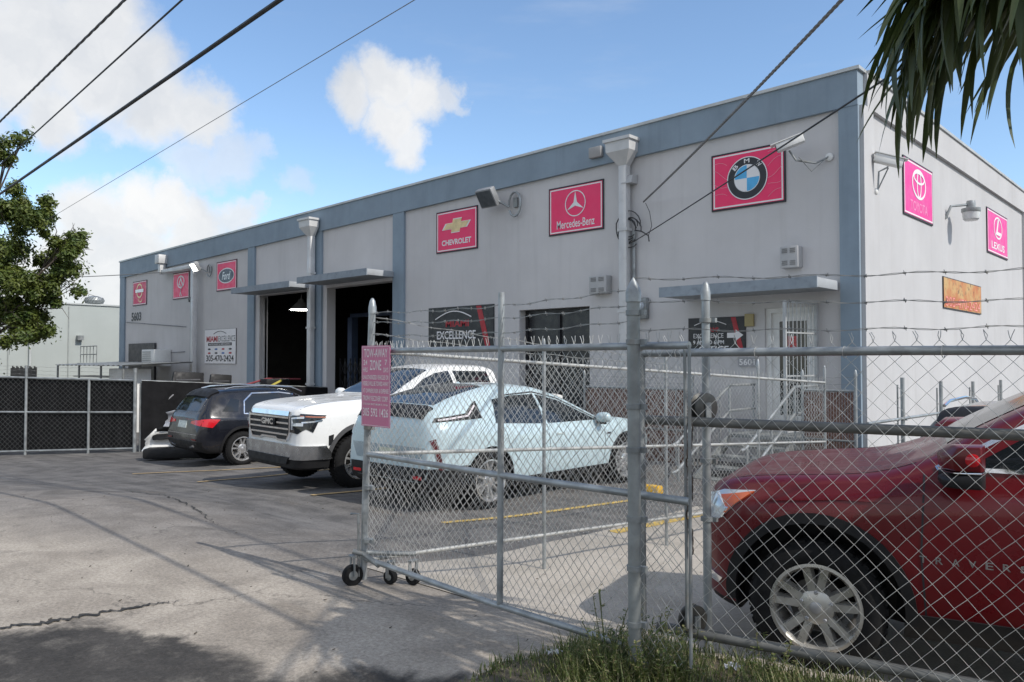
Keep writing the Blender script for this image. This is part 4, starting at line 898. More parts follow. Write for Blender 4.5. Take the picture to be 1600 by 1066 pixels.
for ax in 'LR':
    el.decal('sill_trim', ax, [(1.10,.25),(-1.08,.25),(-1.08,.36),(1.10,.36)], black_pl, .01)
    el.decal('window', ax, [(.84,1.05),(.10,1.37),(-.30,1.46),(-.36,1.47),(-.32,1.06)], dark_gl, .004); el.decal('window', ax, [(-.38,1.06),(-.42,1.475),(-.9,1.47),(-1.30,1.43),(-1.40,1.12)], dark_gl, .004)
    el.line('window_trim', ax, [(.9,1.05),(.1,1.40),(-.4,1.505),(-1.1,1.475)], .016, sign_edge, .008)
    el.decal('tail_blade', ax, [(-1.64,1.20),(-2.42,1.18),(-2.38,1.23),(-1.90,1.27),(-1.72,1.38),(-1.62,1.42)], black_pl, .010, .06); el.line('tail_light', ax, [(-2.36,1.20),(-1.88,1.235),(-1.68,1.36)], .02, mat('pale_lens', (.6,.55,.56), .15, 0, .1, coat=.5), .018)
    el.decal('tail_light', ax, [(-2.49,.95),(-2.44,.98),(-2.32,.52),(-2.38,.50)], mat('smoked_lens', (.10,.02,.025), .1, 0, .1, coat=.7), .010, .05)
    for xx, zt in ((.96,1.0), (-.36,1.05)): el.line('door_seam', ax, [(xx,zt),(xx+.02,.7),(xx-.02,.38)], .009, sign_edge, .002)
    el.line('door_seam', ax, [(-1.28,1.08),(-1.2,.85),(-1.02,.6)], .009, sign_edge, .002)
    el.line('door_handle', ax, [(.0,.90),(-.2,.90)], .02, chrome, .012); el.decal('fender_badge', ax, [(1.02,.82),(1.12,.82),(1.12,.85),(1.02,.85)], chrome, .008)
    el.decal('lower_bumper', ax, [(-2.50,.36),(-2.02,.36),(-2.06,.56),(-2.50,.60)], black_pl, .014, .06)
el.decal('windscreen', 'T', [(.96,.72),(.96,-.72),(.12,-.58),(.12,.58)], dark_gl, .004); el.decal('rear_window', 'T', [(-1.32,.55),(-1.32,-.55),(-2.26,-.62),(-2.26,.62)], dark_gl, .004)
el.decal('lower_bumper', 'B', [(-.88,.38),(.88,.38),(.90,.60),(-.90,.60)], black_pl, .014, .08); el.decal('tail_panel', 'B', [(-.66,.66),(.66,.66),(.76,.86),(-.76,.86)], mat('tail_panel_blue', (.30,.38,.42), .25, .1, .1, 4, coat=.8), .006, .08)
el.decal('spoiler', 'T', [(-2.33,.70),(-2.33,-.70),(-2.47,-.66),(-2.47,.66)], black_pl, .028); el.decal('registration_plate', 'B', [(-.16,.68),(.16,.68),(.16,.82),(-.16,.82)], mat('plate_pale', (.55,.58,.45), .5, 0, .3, 14), .012)
for sg in (1,-1): el.decal('reflector', 'B', [(sg*.55,.46),(sg*.72,.46),(sg*.72,.50),(sg*.55,.50)][::sg], red_lens, .02)
el.mirror(.82, 1.07, .90, blue)
b = MB(); b.lathe([(.0,.09), (.05,.05), (.10,.0)], Mx.Translation((-1.25,0,1.575)) @ Mx.Diagonal((1.4,.35,1,1)), 12); b.build('antenna_fin', blue, el.t, local=True, smooth=True)
# ---- black compact SUV, tail towards the street
COMP = dict(
 zc=[(2.22,.62),(2.18,.76),(2.1,.88),(1.9,.95),(1.4,1.02),(.85,1.09),(.2,1.42),(-.2,1.57),(-.7,1.615),(-1.4,1.60),(-1.80,1.55),(-1.90,1.47),(-2.10,1.18),(-2.18,1.05),(-2.24,.80)],
 zbelt=[(2.22,.58),(2.1,.82),(1.9,.90),(1.4,.96),(.8,1.0),(0,1.02),(-1.4,1.06),(-2.0,1.08),(-2.15,1.0),(-2.24,.76)],
 wm=[(2.22,.55),(2.12,.74),(1.9,.87),(1.4,.92),(0,.92),(-1.4,.925),(-1.9,.89),(-2.14,.83),(-2.24,.74)],
 wb=[(2.22,.48),(1.9,.78),(1.4,.85),(-1.4,.86),(-2.0,.82),(-2.24,.68)],
 wr=[(2.22,.42),(1.9,.68),(1.4,.76),(.8,.76),(.2,.66),(-.7,.60),(-1.8,.58),(-2.1,.66),(-2.24,.60)],
 zb=[(2.22,.34),(2.0,.26),(-1.95,.28),(-2.16,.36),(-2.24,.46)])
def compact(name, label, loc, rz, pm, near=True):
    q = Car(name, label, loc, rz, COMP, pm); q.finish_body([(1.34,.355,.43), (-1.34,.355,.43)], lambda x, y, z: z < .42)
    q.wheels([1.34,-1.34], .905, .355, .245, 'split', 5, m=mat('bright_alloy', (.66,.66,.66), .25, .8, .08, 6))
    for ax in 'LR':
        q.arch(1.34,.355,.455,.05, black_pl, .3); q.arch(-1.34,.355,.455,.05, black_pl, .3) if ax == 'R' else None
        q.decal('window', ax, [(.78,1.05),(.18,1.32),(-.2,1.45),(-.36,1.46),(-.32,1.06)], dark_gl, .004); q.decal('window', ax, [(-.40,1.06),(-.44,1.465),(-1.0,1.46),(-1.22,1.32),(-1.28,1.10)], dark_gl, .004); q.decal('window', ax, [(-1.42,1.12),(-1.34,1.36),(-1.5,1.40),(-1.75,1.14)], dark_gl, .004)
        q.line('window_trim', ax, [(.86,1.035),(-.4,1.045),(-1.30,1.075),(-1.24,1.33),(-1.02,1.485),(-.4,1.49),(.0,1.43),(.86,1.035)], .024, chrome, .010)
        q.decal('tail_light', ax, [(-1.82,.98),(-2.02,1.0),(-2.20,.98),(-2.20,.86),(-1.98,.82)], red_lens, .010, .05)
        for xx in (.9,-.38): q.line('door_seam', ax, [(xx,1.0),(xx,.36)], .009, sign_edge, .002)
        q.line('door_handle', ax, [(-.1,.90),(-.3,.90)], .03, pm, .025); q.line('sill_trim', ax, [(.85,.33),(-.85,.33)], .10, black_pl, .014)
        sg = 1 if ax == 'L' else -1
        b = MB(); b.tube([(.15,sg*.63,1.50), (-.1,sg*.62,1.60), (-.7,sg*.585,1.64), (-1.4,sg*.57,1.625), (-1.6,sg*.57,1.58)], .018, 8); b.build('roof_rail', chrome, q.t, local=True, smooth=True)
    q.decal('windscreen', 'T', [(.80,.66),(.80,-.66),(.22,-.56),(.22,.56)], dark_gl, .004)
    q.decal('rear_window', 'B', [(-.60,1.14),(.60,1.14),(.52,1.44),(-.52,1.44)], dark_gl, .006); q.decal('spoiler', 'T', [(-1.70,.54),(-1.70,-.54),(-1.93,-.55),(-1.93,.55)], black_pl, .03)
    for sg in (1,-1): q.decal('tail_light', 'B', [(sg*.40,.90),(sg*.78,.86),(sg*.80,.98),(sg*.42,.95)][::sg], red_lens, .012, .06); q.line('exhaust_trim', 'B', [(sg*.35,.42),(sg*.62,.46)], .03, chrome, .02); q.line('reflector', 'B', [(sg*.5,.58),(sg*.7,.58)], .03, mat('dark_red_lens', (.15,.01,.01), .2), .014)
    q.decal('registration_plate', 'B', [(-.20,.80),(.20,.80),(.20,.94),(-.20,.94)], mat('plate_white', (.55,.60,.56), .5, 0, .3, 14), .012); q.decal('lower_bumper', 'B', [(-.78,.38),(.78,.38),(.80,.54),(-.80,.54)], black_pl, .012, .08)
    q.line('bumper_line', 'B', [(-.72,.68),(.72,.68)], .014, chrome, .006); q.mirror(.70, 1.06, .86, pm)
    b = MB(); b.tube([(-2.06,.0,1.20), (-2.10,.32,1.19)], .012, 6); b.build('rear_wiper', black_pl, q.t, local=True)
    return q
compact('parked_compact_suv', 'glossy black compact SUV with red tail lights parked by the black screened fence', (-16.05, 9.4, gz(-15.8,9)), R(88), paint('black_car_paint', (.010,.011,.016), .1, .22))
pc = cw(6.0, 8.9); q_ = compact('parked_suv', 'grey SUV with roof rack, just its roof showing behind the deep red SUV', (pc.x, pc.y, -.09), R(90), paint('grey_car_paint', (.16,.17,.17), .3, .3))
# ---- wrecked front end of a white car on the ground by the fence
wr = thing('wrecked_bumper', 'crumpled white bumper and silver fender pieces dumped by the black screened fence', 'car parts', (-18.3, 7.9, gz(-18.3,7.9)))
def crumple(name, pts, wd, m, seed, M):
    rr = random.Random(seed); b = MB(); n = len(pts); k = 7
    for i, p in enumerate(pts):
        for j in range(k):
            t = j/(k-1)-.5; b.v.append(M @ V((p[0]+rr.uniform(-.03,.03)-.12*math.cos(t*3), p[1]+rr.uniform(-.03,.03)+.05*math.sin(5*t+i), p[2]+t*wd*p[3]+rr.uniform(-.03,.03))))
    b.f = [(i*k+j, i*k+j+1, (i+1)*k+j+1, (i+1)*k+j) for i in range(n-1) for j in range(k-1)]; b.m = [0]*len(b.f)
    o = b.build(name, m, wr, smooth=True); md = o.modifiers.new('s', 'SOLIDIFY'); md.thickness = .012; return o
Mw = Mx.Translation((-17.95,7.85,gz(-18,7.8))) @ Mx.Rotation(R(-40), 4, 'Z') @ Mx.Diagonal((.9,.8,1.05,1))
crumple('bumper_cover', [(.1,-.9,.30,.5), (.0,-.6,.42,1), (-.1,-.2,.40,.9), (-.12,.2,.30,.7), (-.05,.6,.18,.5), (.1,.95,.12,.3)], .5, wpaint, 3, Mw)
crumple('splitter', [(.25,-.2,.12,.4), (.3,.3,.10,.5), (.3,.8,.10,.5), (.2,1.2,.12,.3)], .25, wpaint, 5, Mw)
crumple('fender', [(.1,-.3,.85,.7), (-.05,.1,.90,1), (-.1,.5,.88,1), (.0,.8,.82,.7)], .42, mat('dull_silver', (.48,.49,.52), .35, .4, .1, 4), 7, Mw)
crumple('grille_insert', [(.05,-.6,.55,.6), (-.03,-.1,.58,.8), (-.02,.3,.5,.8), (.05,.6,.4,.5)], .38, black_pl, 9, Mw)
b = MB(); M = Mw @ Mx.Translation((.05,0,.04)); b.box(-.25,.35,-.8,.8,0,.22,0,M); b.build('radiator', black_pl, wr, bevel=.05)
ws = thing('wheel_stop', 'bright yellow wheel stop at the end of a parking stall', 'wheel stop', (-6.05, 9.9, gz(-6,9.9))); b = MB(); b.prism([(-.09,0), (.09,0), (.06,.12), (-.06,.12)], frame((-6.72,9.9,gz(-6,9.9)), (0,1,0), (0,0,1), (1,0,0)), .42); b.build('block', mat('yellow_block', (.62,.36,.03), .7, 0, .2, 6, dirt=.4, dirtcol=(.2,.15,.05)), ws, bevel=.015)
# ------------------------------------------------------------------ chain link fences and gates
def P3(lat, dep, z): p = cw(lat, dep); return V((p.x, p.y, z))
def fabric(A, B, zb, zt, wd, ht, r, parent, name='chain_link_mesh', m=None, tips=True, seed=1, belly=.012):
    """woven wire between plan points A and B; zb/zt = (bottom, top) heights at A and B"""
    rr = random.Random(seed); A, B = V((A[0],A[1],0)), V((B[0],B[1],0)); L = (B-A).length; u = (B-A)/L; n = V((-u.y,u.x,0)); b = MB()
    N = int(L/(wd/2)); wd = 2*L/N; H = max(zt[0]-zb[0], zt[1]-zb[1]); K = int(H/(ht/2))
    def pos(ui, j, off):
        t = ui/L; z0 = zb[0]+(zb[1]-zb[0])*t; z1 = zt[0]+(zt[1]-zt[0])*t; v = j/K
        bow = belly*math.sin(v*math.pi*2.3+ui*1.7)*math.sin(ui*2.1+1)
        return A+u*(ui+.006*math.sin(j*.9+ui*3))+n*(off+bow)+V((0,0,z0+(z1-z0)*v+.004*math.sin(ui*5)))
    for k in range(N):
        pts = []
        for j in range(K+1):
            c = k if (k+j) % 2 == 0 else k+1
            if c > N: continue
            pts.append(pos(c*wd/2, j, r*1.1 if c == k else -r*1.1))
        if len(pts) < 2: continue
        if tips and (k+K) % 2 == 0:
            e = pts[-1]; pts += [e+V((0,0,.022))+u*.006, e+V((0,0,.05))+u*rr.uniform(-.012,.02)+n*rr.uniform(-.01,.01)]
        elif tips:
            e = pts[-1]; b.tube([e, e+V((0,0,.022))-u*.006, e+V((0,0,.046))-u*rr.uniform(0,.02)], r, 4, False)
        b.tube(pts, r, 4, False)
    o = b.build(name, m or wire_m, parent, smooth=False); 
    for p in o.data.polygons: p.use_smooth = True
    return o
def pipe(name, pts, r, parent, m=galv, n=12, **k): b = MB(); b.tube(pts, r, n); return b.build(name, m, parent, smooth=True)
def cap(name, p, r, parent, m=galv, point=False):
    b = MB(); prof = [(r*1.12,-.05), (r*1.14,0), (r*1.0,.015), (r*.95,.02)]+([(r*.55,.05), (r*.08,.078)] if point else [(r*.8,.045), (r*.4,.065), (.002,.07)])
    b.lathe(prof, Mx.Translation(p), 14); return b.build(name, m, parent, smooth=True)
def clamp(p, r, parent, d=(1,0,0), m=galv_old):
    b = MB(); b.lathe([(r+.002,-.014), (r+.007,-.013), (r+.007,.013), (r+.002,.014)], Mx.Translation(p), 14); q = V(p)+V(d).normalized()*(r+.02); b.box(q.x-.012,q.x+.012,q.y-.012,q.y+.012,q.z-.014,q.z+.014); return b.build('tension_band', m, parent, smooth=True)
def barbed(A, B, parent, seed, sag=.03, step=.13):
    rr = random.Random(seed); A, B = V(A), V(B); L = (B-A).length; u = (B-A)/L; n = int(L/.05); b = MB()
    def P(t): return A.lerp(B, t)+V((0,0,-sag*4*t*(1-t)+.006*math.sin(t*37+seed)))
    s_ = u.cross(V((0,0,1))).normalized(); up = s_.cross(u)
    for ph in (0, math.pi): b.tube([P(i/n)+(s_*math.cos(i*1.25+ph)+up*math.sin(i*1.25+ph))*.0032 for i in range(n+1)], .0019, 4, False)
    k = int(L/step)
    for i in range(k):
        c = P((i+.5)/k); a = rr.uniform(0, 3.1)
        for da in (0, 1.4): d = s_*math.cos(a+da)+up*math.sin(a+da); b.tube([c-d*.012+u*.004, c, c+d*.012-u*.004], .0017, 4, False)
        b.tube([c-u*.007, c+u*.007], .0048, 5)
    return b.build('barbed_wire', mat('barbed_steel', (.27,.27,.26), .5, .4, .2, 6), parent)
# --- swing leaf along the street line
lA, lB = (-1.105, 5.95), (.876, 3.86)
def leaf(t): p = cw(lA[0]+(lB[0]-lA[0])*t, lA[1]+(lB[1]-lA[1])*t); return (p.x, p.y)
def leafP(t, z): p = leaf(t); return V((p[0], p[1], z))
lf = thing('chain_link_gate', 'galvanised chain link gate leaf on caster wheels carrying the pink tow away sign', 'gate', (*leaf(.45), gz(*leaf(.45))))
pipe('end_post', [leafP(-.012,.30), leafP(0,1.2), leafP(.025,2.36)], .027, lf); cap('post_cap', leafP(.025,2.36), .027, lf)
pipe('top_rail', [leafP(.02,2.03), leafP(.5,2.03), leafP(1,2.03)], .020, lf); pipe('middle_rail', [leafP(0,1.25), leafP(.5,1.245), leafP(1.0,1.26)], .020, lf); pipe('bottom_rail', [leafP(-.01,.46), leafP(.5,.44), leafP(.855,.455)], .020, lf)
pipe('middle_post', [leafP(.52,.45), leafP(.525,2.38)], .020, lf); pipe('hinge_post', [leafP(1,.45), leafP(1,2.03)], .009, lf, galv_old)
fabric(leaf(.005), leaf(.985), (.43,.43), (2.05,2.05), .066, .072, .0019, lf, seed=3)
for z_ in (.6, 1.0, 1.45, 1.95): clamp(leafP(.01,z_), .031, lf, (1,0,0))
for i, (za, zb_) in enumerate(((2.32,2.33), (2.245,2.25), (2.15,2.165))): barbed(leafP(.025,za), leafP(.87,zb_), lf, 11+i)
def caster(parent, c, r, d, m=galv_old):
    x = V(d).normalized(); ax = V((-x.y,x.x,0)); M = frame(V(c), x, V((0,0,1)), ax)
    b = MB(); b.lathe([(r*.55,-.022), (r*.92,-.024), (r,-.012), (r,.012), (r*.92,.024), (r*.55,.022)], M, 24); w_ = b.build('caster_wheel', rubber, parent, smooth=True)
    b = MB(); b.lathe([(r*.2,-.026), (r*.56,-.02), (r*.56,.02), (r*.2,.026)], M, 20); b.build('hub', m, w_, smooth=True)
    b = MB(); b.bar(V(c)+ax*.04, V(c)+ax*.04+V((0,0,r+.06)), .03, .008, up=tuple(x)); b.bar(V(c)-ax*.04, V(c)-ax*.04+V((0,0,r+.06)), .03, .008, up=tuple(x)); b.bar(V(c)-ax*.045+V((0,0,r+.06)), V(c)+ax*.045+V((0,0,r+.06)), .04, .012); b.build('fork', m, w_)
e = leafP(-.03,0); caster(lf, P3(-1.20,5.92,gz(e.x,e.y)+.080), .080, (.3,1,0))
pipe('wheel_bracket', [P3(-1.20,5.92,.52), P3(-1.12,5.93,.5), leafP(.06,.44)], .02, lf, galv_old); e2 = P3(-.78,6.0,0)
pipe('drop_rod', [P3(-1.22,5.93,.80), P3(-1.16,5.93,.80), P3(-1.155,5.93,.33)], .010, lf, galv_old, 8)
# --- tow away sign wired to the leaf
tm = leaf(.065); ld = (V((*leaf(1),0))-V((*leaf(0),0))).normalized(); nrm = V((ld.y,-ld.x,0)); nrm = nrm if nrm.y < 0 else -nrm
Mt = frame((tm[0]+nrm.x*.045, tm[1]+nrm.y*.045, 1.768), ld, (0,0,1), nrm)
ts = thing('tow_away_sign', 'pink tow away zone sign wired to the end of the gate leaf', 'sign', (tm[0]+nrm.x*.045, tm[1]+nrm.y*.045, 1.47))
tow_pink = mat('faded_pink_print', (.55,.17,.28), .5, 0, .08, 5); tow_txt = mat('tow_white', (.78,.70,.70), .5)
W, H_ = .375, .60
b = MB(); b.box(-W/2,W/2,-H_/2,H_/2,-.002,.0015,0,Mt); b.build('board', tow_pink, ts)
b = MB(); 
for (xa,xb,ya,yb) in ((-W/2+.006,W/2-.006,H_/2-.009,H_/2-.006), (-W/2+.006,W/2-.006,-H_/2+.006,-H_/2+.009), (-W/2+.006,-W/2+.009,-H_/2+.006,H_/2-.006), (W/2-.009,W/2-.006,-H_/2+.006,H_/2-.006)): b.box(xa,xb,ya,yb,.0016,.0022,0,Mt)
b.build('border', tow_txt, ts)
for (tx, x, y, wd, ht) in (('TOW-AWAY',0,.245,.31,.065), ('ZONE',0,.155,.15,.075), ('24',-.135,.175,.05,.04), ('HRS',-.135,.12,.06,.035), ('7',.135,.175,.03,.04), ('DAYS',.135,.12,.06,.035),
    ('UNAUTHORIZED VEHICLES OR',0,.065,.34,.032), ('VESSELS WILL BE TOWED AWAY',0,.018,.34,.032), ('AT OWNERS RISK & EXPENSE',0,-.036,.34,.032), ('TROPHY RECOVERY CORP.',0,-.092,.33,.038), ('5735 NW 84 ST MIAMI FL 33166',0,-.135,.32,.014), ('305 592 1426',0,-.195,.33,.062)):
    text(tx, Mt @ Mx.Translation((x,y,0)), wd, ht, tow_txt, ts, bold=.012, z0=.0024)
# --- tall posts
g1 = P3(.623,4.0,0)
tp = thing('gate_post', 'tall galvanised post with pointed cap standing in the weeds', 'post', (g1.x, g1.y, gz(g1.x,g1.y)-.1))
pipe('pipe', [(g1.x,g1.y,gz(g1.x,g1.y)-.15), (g1.x,g1.y,2.305)], .033, tp, mat('streaked_galvanised', (.27,.285,.28), .5, .4, .3, 4, dirt=.5, dirtcol=(.16,.16,.15), streak=.5), 16); cap('post_cap', (g1.x,g1.y,2.305), .036, tp, galv, True)
for z_ in (.42,.62,.9,1.15,1.5,1.72,2.05,2.2): clamp((g1.x,g1.y,z_), .033, tp, (1,.3,0))
g2 = P3(1.18,4.75,0)
sp = thing('roller_post', 'slimmer galvanised post with domed cap and dark guide rollers', 'post', (g2.x, g2.y, gz(g2.x,g2.y)-.1))
pipe('pipe', [(g2.x,g2.y,gz(g2.x,g2.y)-.15), (g2.x,g2.y,2.37)], .026, sp); cap('post_cap', (g2.x,g2.y,2.37), .026, sp)
for z_ in (1.0,1.35,2.2): clamp((g2.x,g2.y,z_), .031, sp, (1,.3,0))
def roller(z_, lat, dep):
    c = P3(lat, dep, z_); f_ = cw(.5,-.86).normalized(); M = frame(c, V((-f_.y,f_.x,0)), (0,0,1), f_)
    b = MB(); b.lathe([(.085,-.03), (.088,-.02), (.06,-.008), (.06,.008), (.088,.02), (.085,.03), (.03,.035)], M, 24); b.build('guide_roller', mat('roller_iron', (.09,.09,.085), .4, .7, .3, 9), sp, smooth=True)
    b = MB(); b.box(-.02,.02,-.11,.03,.036,.046,0,M); b.build('roller_bracket', galv_old, sp)
roller(1.68, 1.125, 4.60); roller(.45, 1.05, 4.58)
# chain and latch rod
pipe('latch_rod', [P3(1.005,4.52,.42), P3(1.0,4.52,2.02)], .010, sp, galv_old, 8)
b = MB()
for i in range(16):
    c = P3(1.02+.01*math.sin(i), 4.5, 1.62-i*.05); a = frame(c, (1,0,0) if i % 2 else (0,1,0), (0,0,1), (0,-1,0) if i % 2 else (1,0,0)); b.tube([a @ V((.012*math.cos(q), .028*math.sin(q), 0)) for q in [k*math.pi/4 for k in range(8)]], .005, 5, closed=True)
b.build('chain', mat('rusty_chain', (.10,.08,.065), .7, .5, .3, 20), sp)
# --- rolling gate on the right
rA, rB = (.775, 4.68), (3.2, 3.216)
def rg(t): p = cw(rA[0]+(rB[0]-rA[0])*t, rA[1]+(rB[1]-rA[1])*t); return (p.x, p.y)
def rgP(t, z, o=0.): p = rg(t); d = cw(-(rB[1]-rA[1]), rB[0]-rA[0]).normalized()*o; return V((p[0]+d.x, p[1]+d.y, z))
rgt = thing('rolling_gate', 'near chain link rolling gate with large diamonds in front of the deep red SUV', 'gate', (*rg(.4), gz(*rg(.4))))
pipe('top_rail', [rgP(0,2.0), rgP(.5,2.005), rgP(1,2.0)], .024, rgt, galv, 14); pipe('middle_rail', [rgP(0,1.60,.03), rgP(.5,1.60,.03), rgP(1,1.60,.03)], .028, rgt, mat('grimy_steel', (.15,.15,.14), .6, .3, .25, 5, dirt=.4, dirtcol=(.10,.09,.07)), 14); pipe('bottom_rail', [rgP(.03,.385,.03), rgP(.5,.385,.03), rgP(1,.38,.03)], .030, rgt, mat('grimy_steel', (.15,.15,.14), .6, .3), 14)
pipe('end_post', [rgP(0,.36), rgP(0,2.02)], .024, rgt, galv_old); pipe('end_post', [rgP(1,.36), rgP(1,2.02)], .024, rgt)
fabric(rg(0), rg(1), (.33,.30), (2.05,2.055), .100, .106, .0021, rgt, seed=9, belly=.02)
for i, (za, zb_) in enumerate(((2.375,2.385), (2.262,2.235), (2.115,2.13))): barbed((g1.x,g1.y,za), rgP(1,zb_), rgt, 21+i, .02, .16)
for t in (.08,.24,.40,.56,.72,.88):
    b = MB(); c = rgP(t,2.0); b.tube([c+V((.031*math.cos(q)*nrm.x, .031*math.cos(q)*nrm.y, .031*math.sin(q))) for q in [k*math.pi/5 for k in range(10)]], .0022, 4, closed=True); b.build('wire_tie', wire_m, rgt)
# --- fence running from the gate towards the office
rA2, rB2 = (-1.105,5.95), (4.2,10.5)
def rl(t): p = cw(rA2[0]+(rB2[0]-rA2[0])*t, rA2[1]+(rB2[1]-rA2[1])*t); return (p.x, p.y)
def rlP(t, z): p = rl(t); return V((p[0], p[1], z))
def tpx(px): k = (px-800)/1220; return (k*rA2[1]-rA2[0])/((rB2[0]-rA2[0])-k*(rB2[1]-rA2[1]))
def ztp(t): return 2.03+(1.666-2.03)*t
def zmd(t): return 1.25+(.874-1.25)*t
def zbt(t): return .45-(.30)*t
rf = thing('chain_link_fence', 'long low chain link fence running from the gate leaf back to the office steps', 'fence', (*rl(.5), gz(*rl(.5))))
for nm, fz in (('top_rail',ztp), ('middle_rail',zmd), ('bottom_rail',zbt)): pipe(nm, [rlP(i/6, fz(i/6)) for i in range(7)], .016, rf, mat('pale_galvanised', (.40,.40,.38), .5, .3, .2, 5))
for px in (850, 1040, 1184, 1288):
    t = tpx(px); pipe('post', [rlP(t,gz(*rl(t))-.1), rlP(t,ztp(t)+.16)], .017, rf); cap('post_cap', rlP(t,ztp(t)+.16), .017, rf)
fabric(rl(.005), rl(1), (zbt(0)-.03,zbt(1)-.03), (ztp(0)+.02,ztp(1)+.02), .068, .074, .0019, rf, seed=5)
for i, dz in enumerate((.26,.13)): barbed(rlP(.01,2.03+dz), rlP(tpx(1040),ztp(tpx(1040))+.14-.05*i), rf, 31+i, .03, .2)
c_ = P3(-.76,6.05,0); caster(rf, (c_.x,c_.y,gz(c_.x,c_.y)+.062), .062, (1,.2,0)); c_ = P3(-.93,6.02,0); caster(rf, (c_.x,c_.y,gz(c_.x,c_.y)+.055), .055, (1,.2,0))
pipe('wheel_bracket', [P3(-1.1,5.97,.5), P3(-.93,6.02,.48), P3(-.74,6.05,.47)], .018, rf, galv_old)
# --- small fence sections by the office
slat = mat('brown_slat', (.17,.085,.06), .7, 0, .25, 3)
def slatfence(label, x0, x1, y, z0, z1):
    t = thing('slat_fence', label, 'fence', ((x0+x1)/2, y, z0)); n = int((x1-x0)/.045)
    b = MB()
    for i in range(n): xa = x0+i*(x1-x0)/n; b.box(xa, xa+.036, y-.004, y+.004, z0, z1-.03+.01*((i*37) % 5)/5)
    b.build('slats', slat, t, kind='stuff'); pipe('top_rail', [(x0,y-.03,z1), (x1,y-.03,z1)], .021, t, galv); pipe('middle_rail', [(x0,y-.03,(z0+z1)/2+.1), (x1,y-.03,(z0+z1)/2+.1)], .018, t, galv_old)
    for xx in (x0, x1): pipe('post', [(xx,y-.05,z0-.2), (xx,y-.05,z1+.28)], .025, t); cap('post_cap', (xx,y-.05,z1+.28), .025, t)
    for i in range(2): barbed((x0,y-.05,z1+.12+.11*i), (x1,y-.05,z1+.12+.11*i), t, 50+i+int(x0), .02, .2)
    fabric((x0,y-.045), (x1,y-.045), (z0,z0), (z1,z1), .075, .08, .0017, t, seed=6)
slatfence('brown slatted fence panel between the office steps and the sunlit corner', -5.45, -4.58, 13.0, -.35, 1.47)
slatfence('brown slatted fence panel left of the office steps', -10.2, -7.62, 13.15, -.35, 1.42)
sf = thing('pipe_fence', 'thin galvanised posts and rail along the sunlit side wall', 'fence', (-3.6, 14.5, -.1))
for (yy, zz) in ((12.03,1.72), (13.97,1.63), (16.0,1.59), (18.2,1.58)):
    pipe('post', [(-3.6,yy,-.2), (-3.6,yy,zz)], .028, sf); pipe('stay', [(-3.6,yy-.22,-.2), (-3.6,yy-.22,zz-.1)], .012, sf, galv_old, 8); clamp((-3.6,yy,1.12), .028, sf)
pipe('rail', [(-3.6,10.6,1.14), (-3.6,14,1.12), (-3.6,20,1.1)], .022, sf)
# --- far gate with privacy screen, left
screen = mat('black_screen_cloth', (.012,.012,.013), .95, 0, .25, 4, bump=.3, bscale=120, spec=.15)
def fg(px, dep=20.2): p = cw((px-800)/1220*dep, dep); return (p.x, p.y)
FG = [fg(212), fg(140), fg(42), fg(-70)]
gt = thing('screened_gate', 'far chain link gate backed with black screen cloth at the left edge', 'gate', (*FG[1], gz(*FG[1])))
tops = [1.46,1.49,1.53,1.60]; bots = [gz(*p)+.10 for p in FG]
for i, p in enumerate(FG):
    pipe('post', [(p[0],p[1],gz(*p)-.1), (p[0],p[1],tops[i]+(.32 if i != 1 else .0))], .045 if i == 0 else .034, gt)
for nm, hh in (('top_rail',None), ('middle_rail',.53), ('bottom_rail',0.)):
    for i in range(3):
        za = [tops[i], tops[i+1]] if hh is None else [bots[i]+(tops[i]-bots[i])*hh, bots[i+1]+(tops[i+1]-bots[i+1])*hh]
        pipe(nm, [(*FG[i],za[0]), (*FG[i+1],za[1])], .027, gt)
for i in range(3):
    d = (V((*FG[i+1],0))-V((*FG[i],0))).normalized(); n = V((-d.y,d.x,0)); n = n if n.dot(V((1,-.4,0))) < 0 else -n
    a, c = V((*FG[i],0))+n*.05, V((*FG[i+1],0))+n*.05
    b = MB(); k = 14
    for j in range(k+1):
        q = a.lerp(c, j/k)+n*.02*math.sin(j*1.9+i); zb_, zt_ = bots[i]+(bots[i+1]-bots[i])*j/k, tops[i]+(tops[i+1]-tops[i])*j/k
        b.v += [V((q.x,q.y,zb_)), V((q.x,q.y,zt_-.03))]
    b.f = [(2*j,2*j+2,2*j+3,2*j+1) for j in range(k)]; b.m = [0]*k; o = b.build('screen_cloth', screen, gt, smooth=True)
    fabric(FG[i], FG[i+1], (bots[i],bots[i+1]), (tops[i],tops[i+1]), .13, .13, .0026, gt, m=mat('dark_wire', (.16,.165,.16), .5, .4), tips=False, seed=i+40)
    for s_ in range(3): barbed((*FG[i],tops[i]+.1+.1*s_), (*FG[i+1],tops[i+1]+.1+.1*s_), gt, 60+s_, .02, .35)
bw = thing('screened_fence', 'solid black screened fence behind the black compact SUV', 'fence', (-21, 11, gz(-21,11)))
A = V((FG[0][0]+.05, FG[0][1]+.15, 0)); B = V((-21.0, 13.92, 0)); b = MB(); k = 26
for j in range(k+1):
    q = A.lerp(B, j/k); g_ = gz(q.x,q.y); zt_ = 1.45+(1.13-1.45)*j/k; o_ = .025*math.sin(j*1.3)+.015*math.sin(j*3.1)
    b.v += [V((q.x+o_,q.y,g_-.02)), V((q.x+o_*.6,q.y,(g_+zt_)/2)), V((q.x,q.y,zt_+.008*math.sin(j*2.2)))]
b.f = [(3*j+r_,3*j+3+r_,3*j+4+r_,3*j+1+r_) for j in range(k) for r_ in (0,1)]; b.m = [0]*len(b.f); b.build('screen_cloth', screen, bw, smooth=True)
pipe('top_rail', [A+V((-.06,0,1.45)), B+V((-.06,0,1.13))], .025, bw, galv_old)
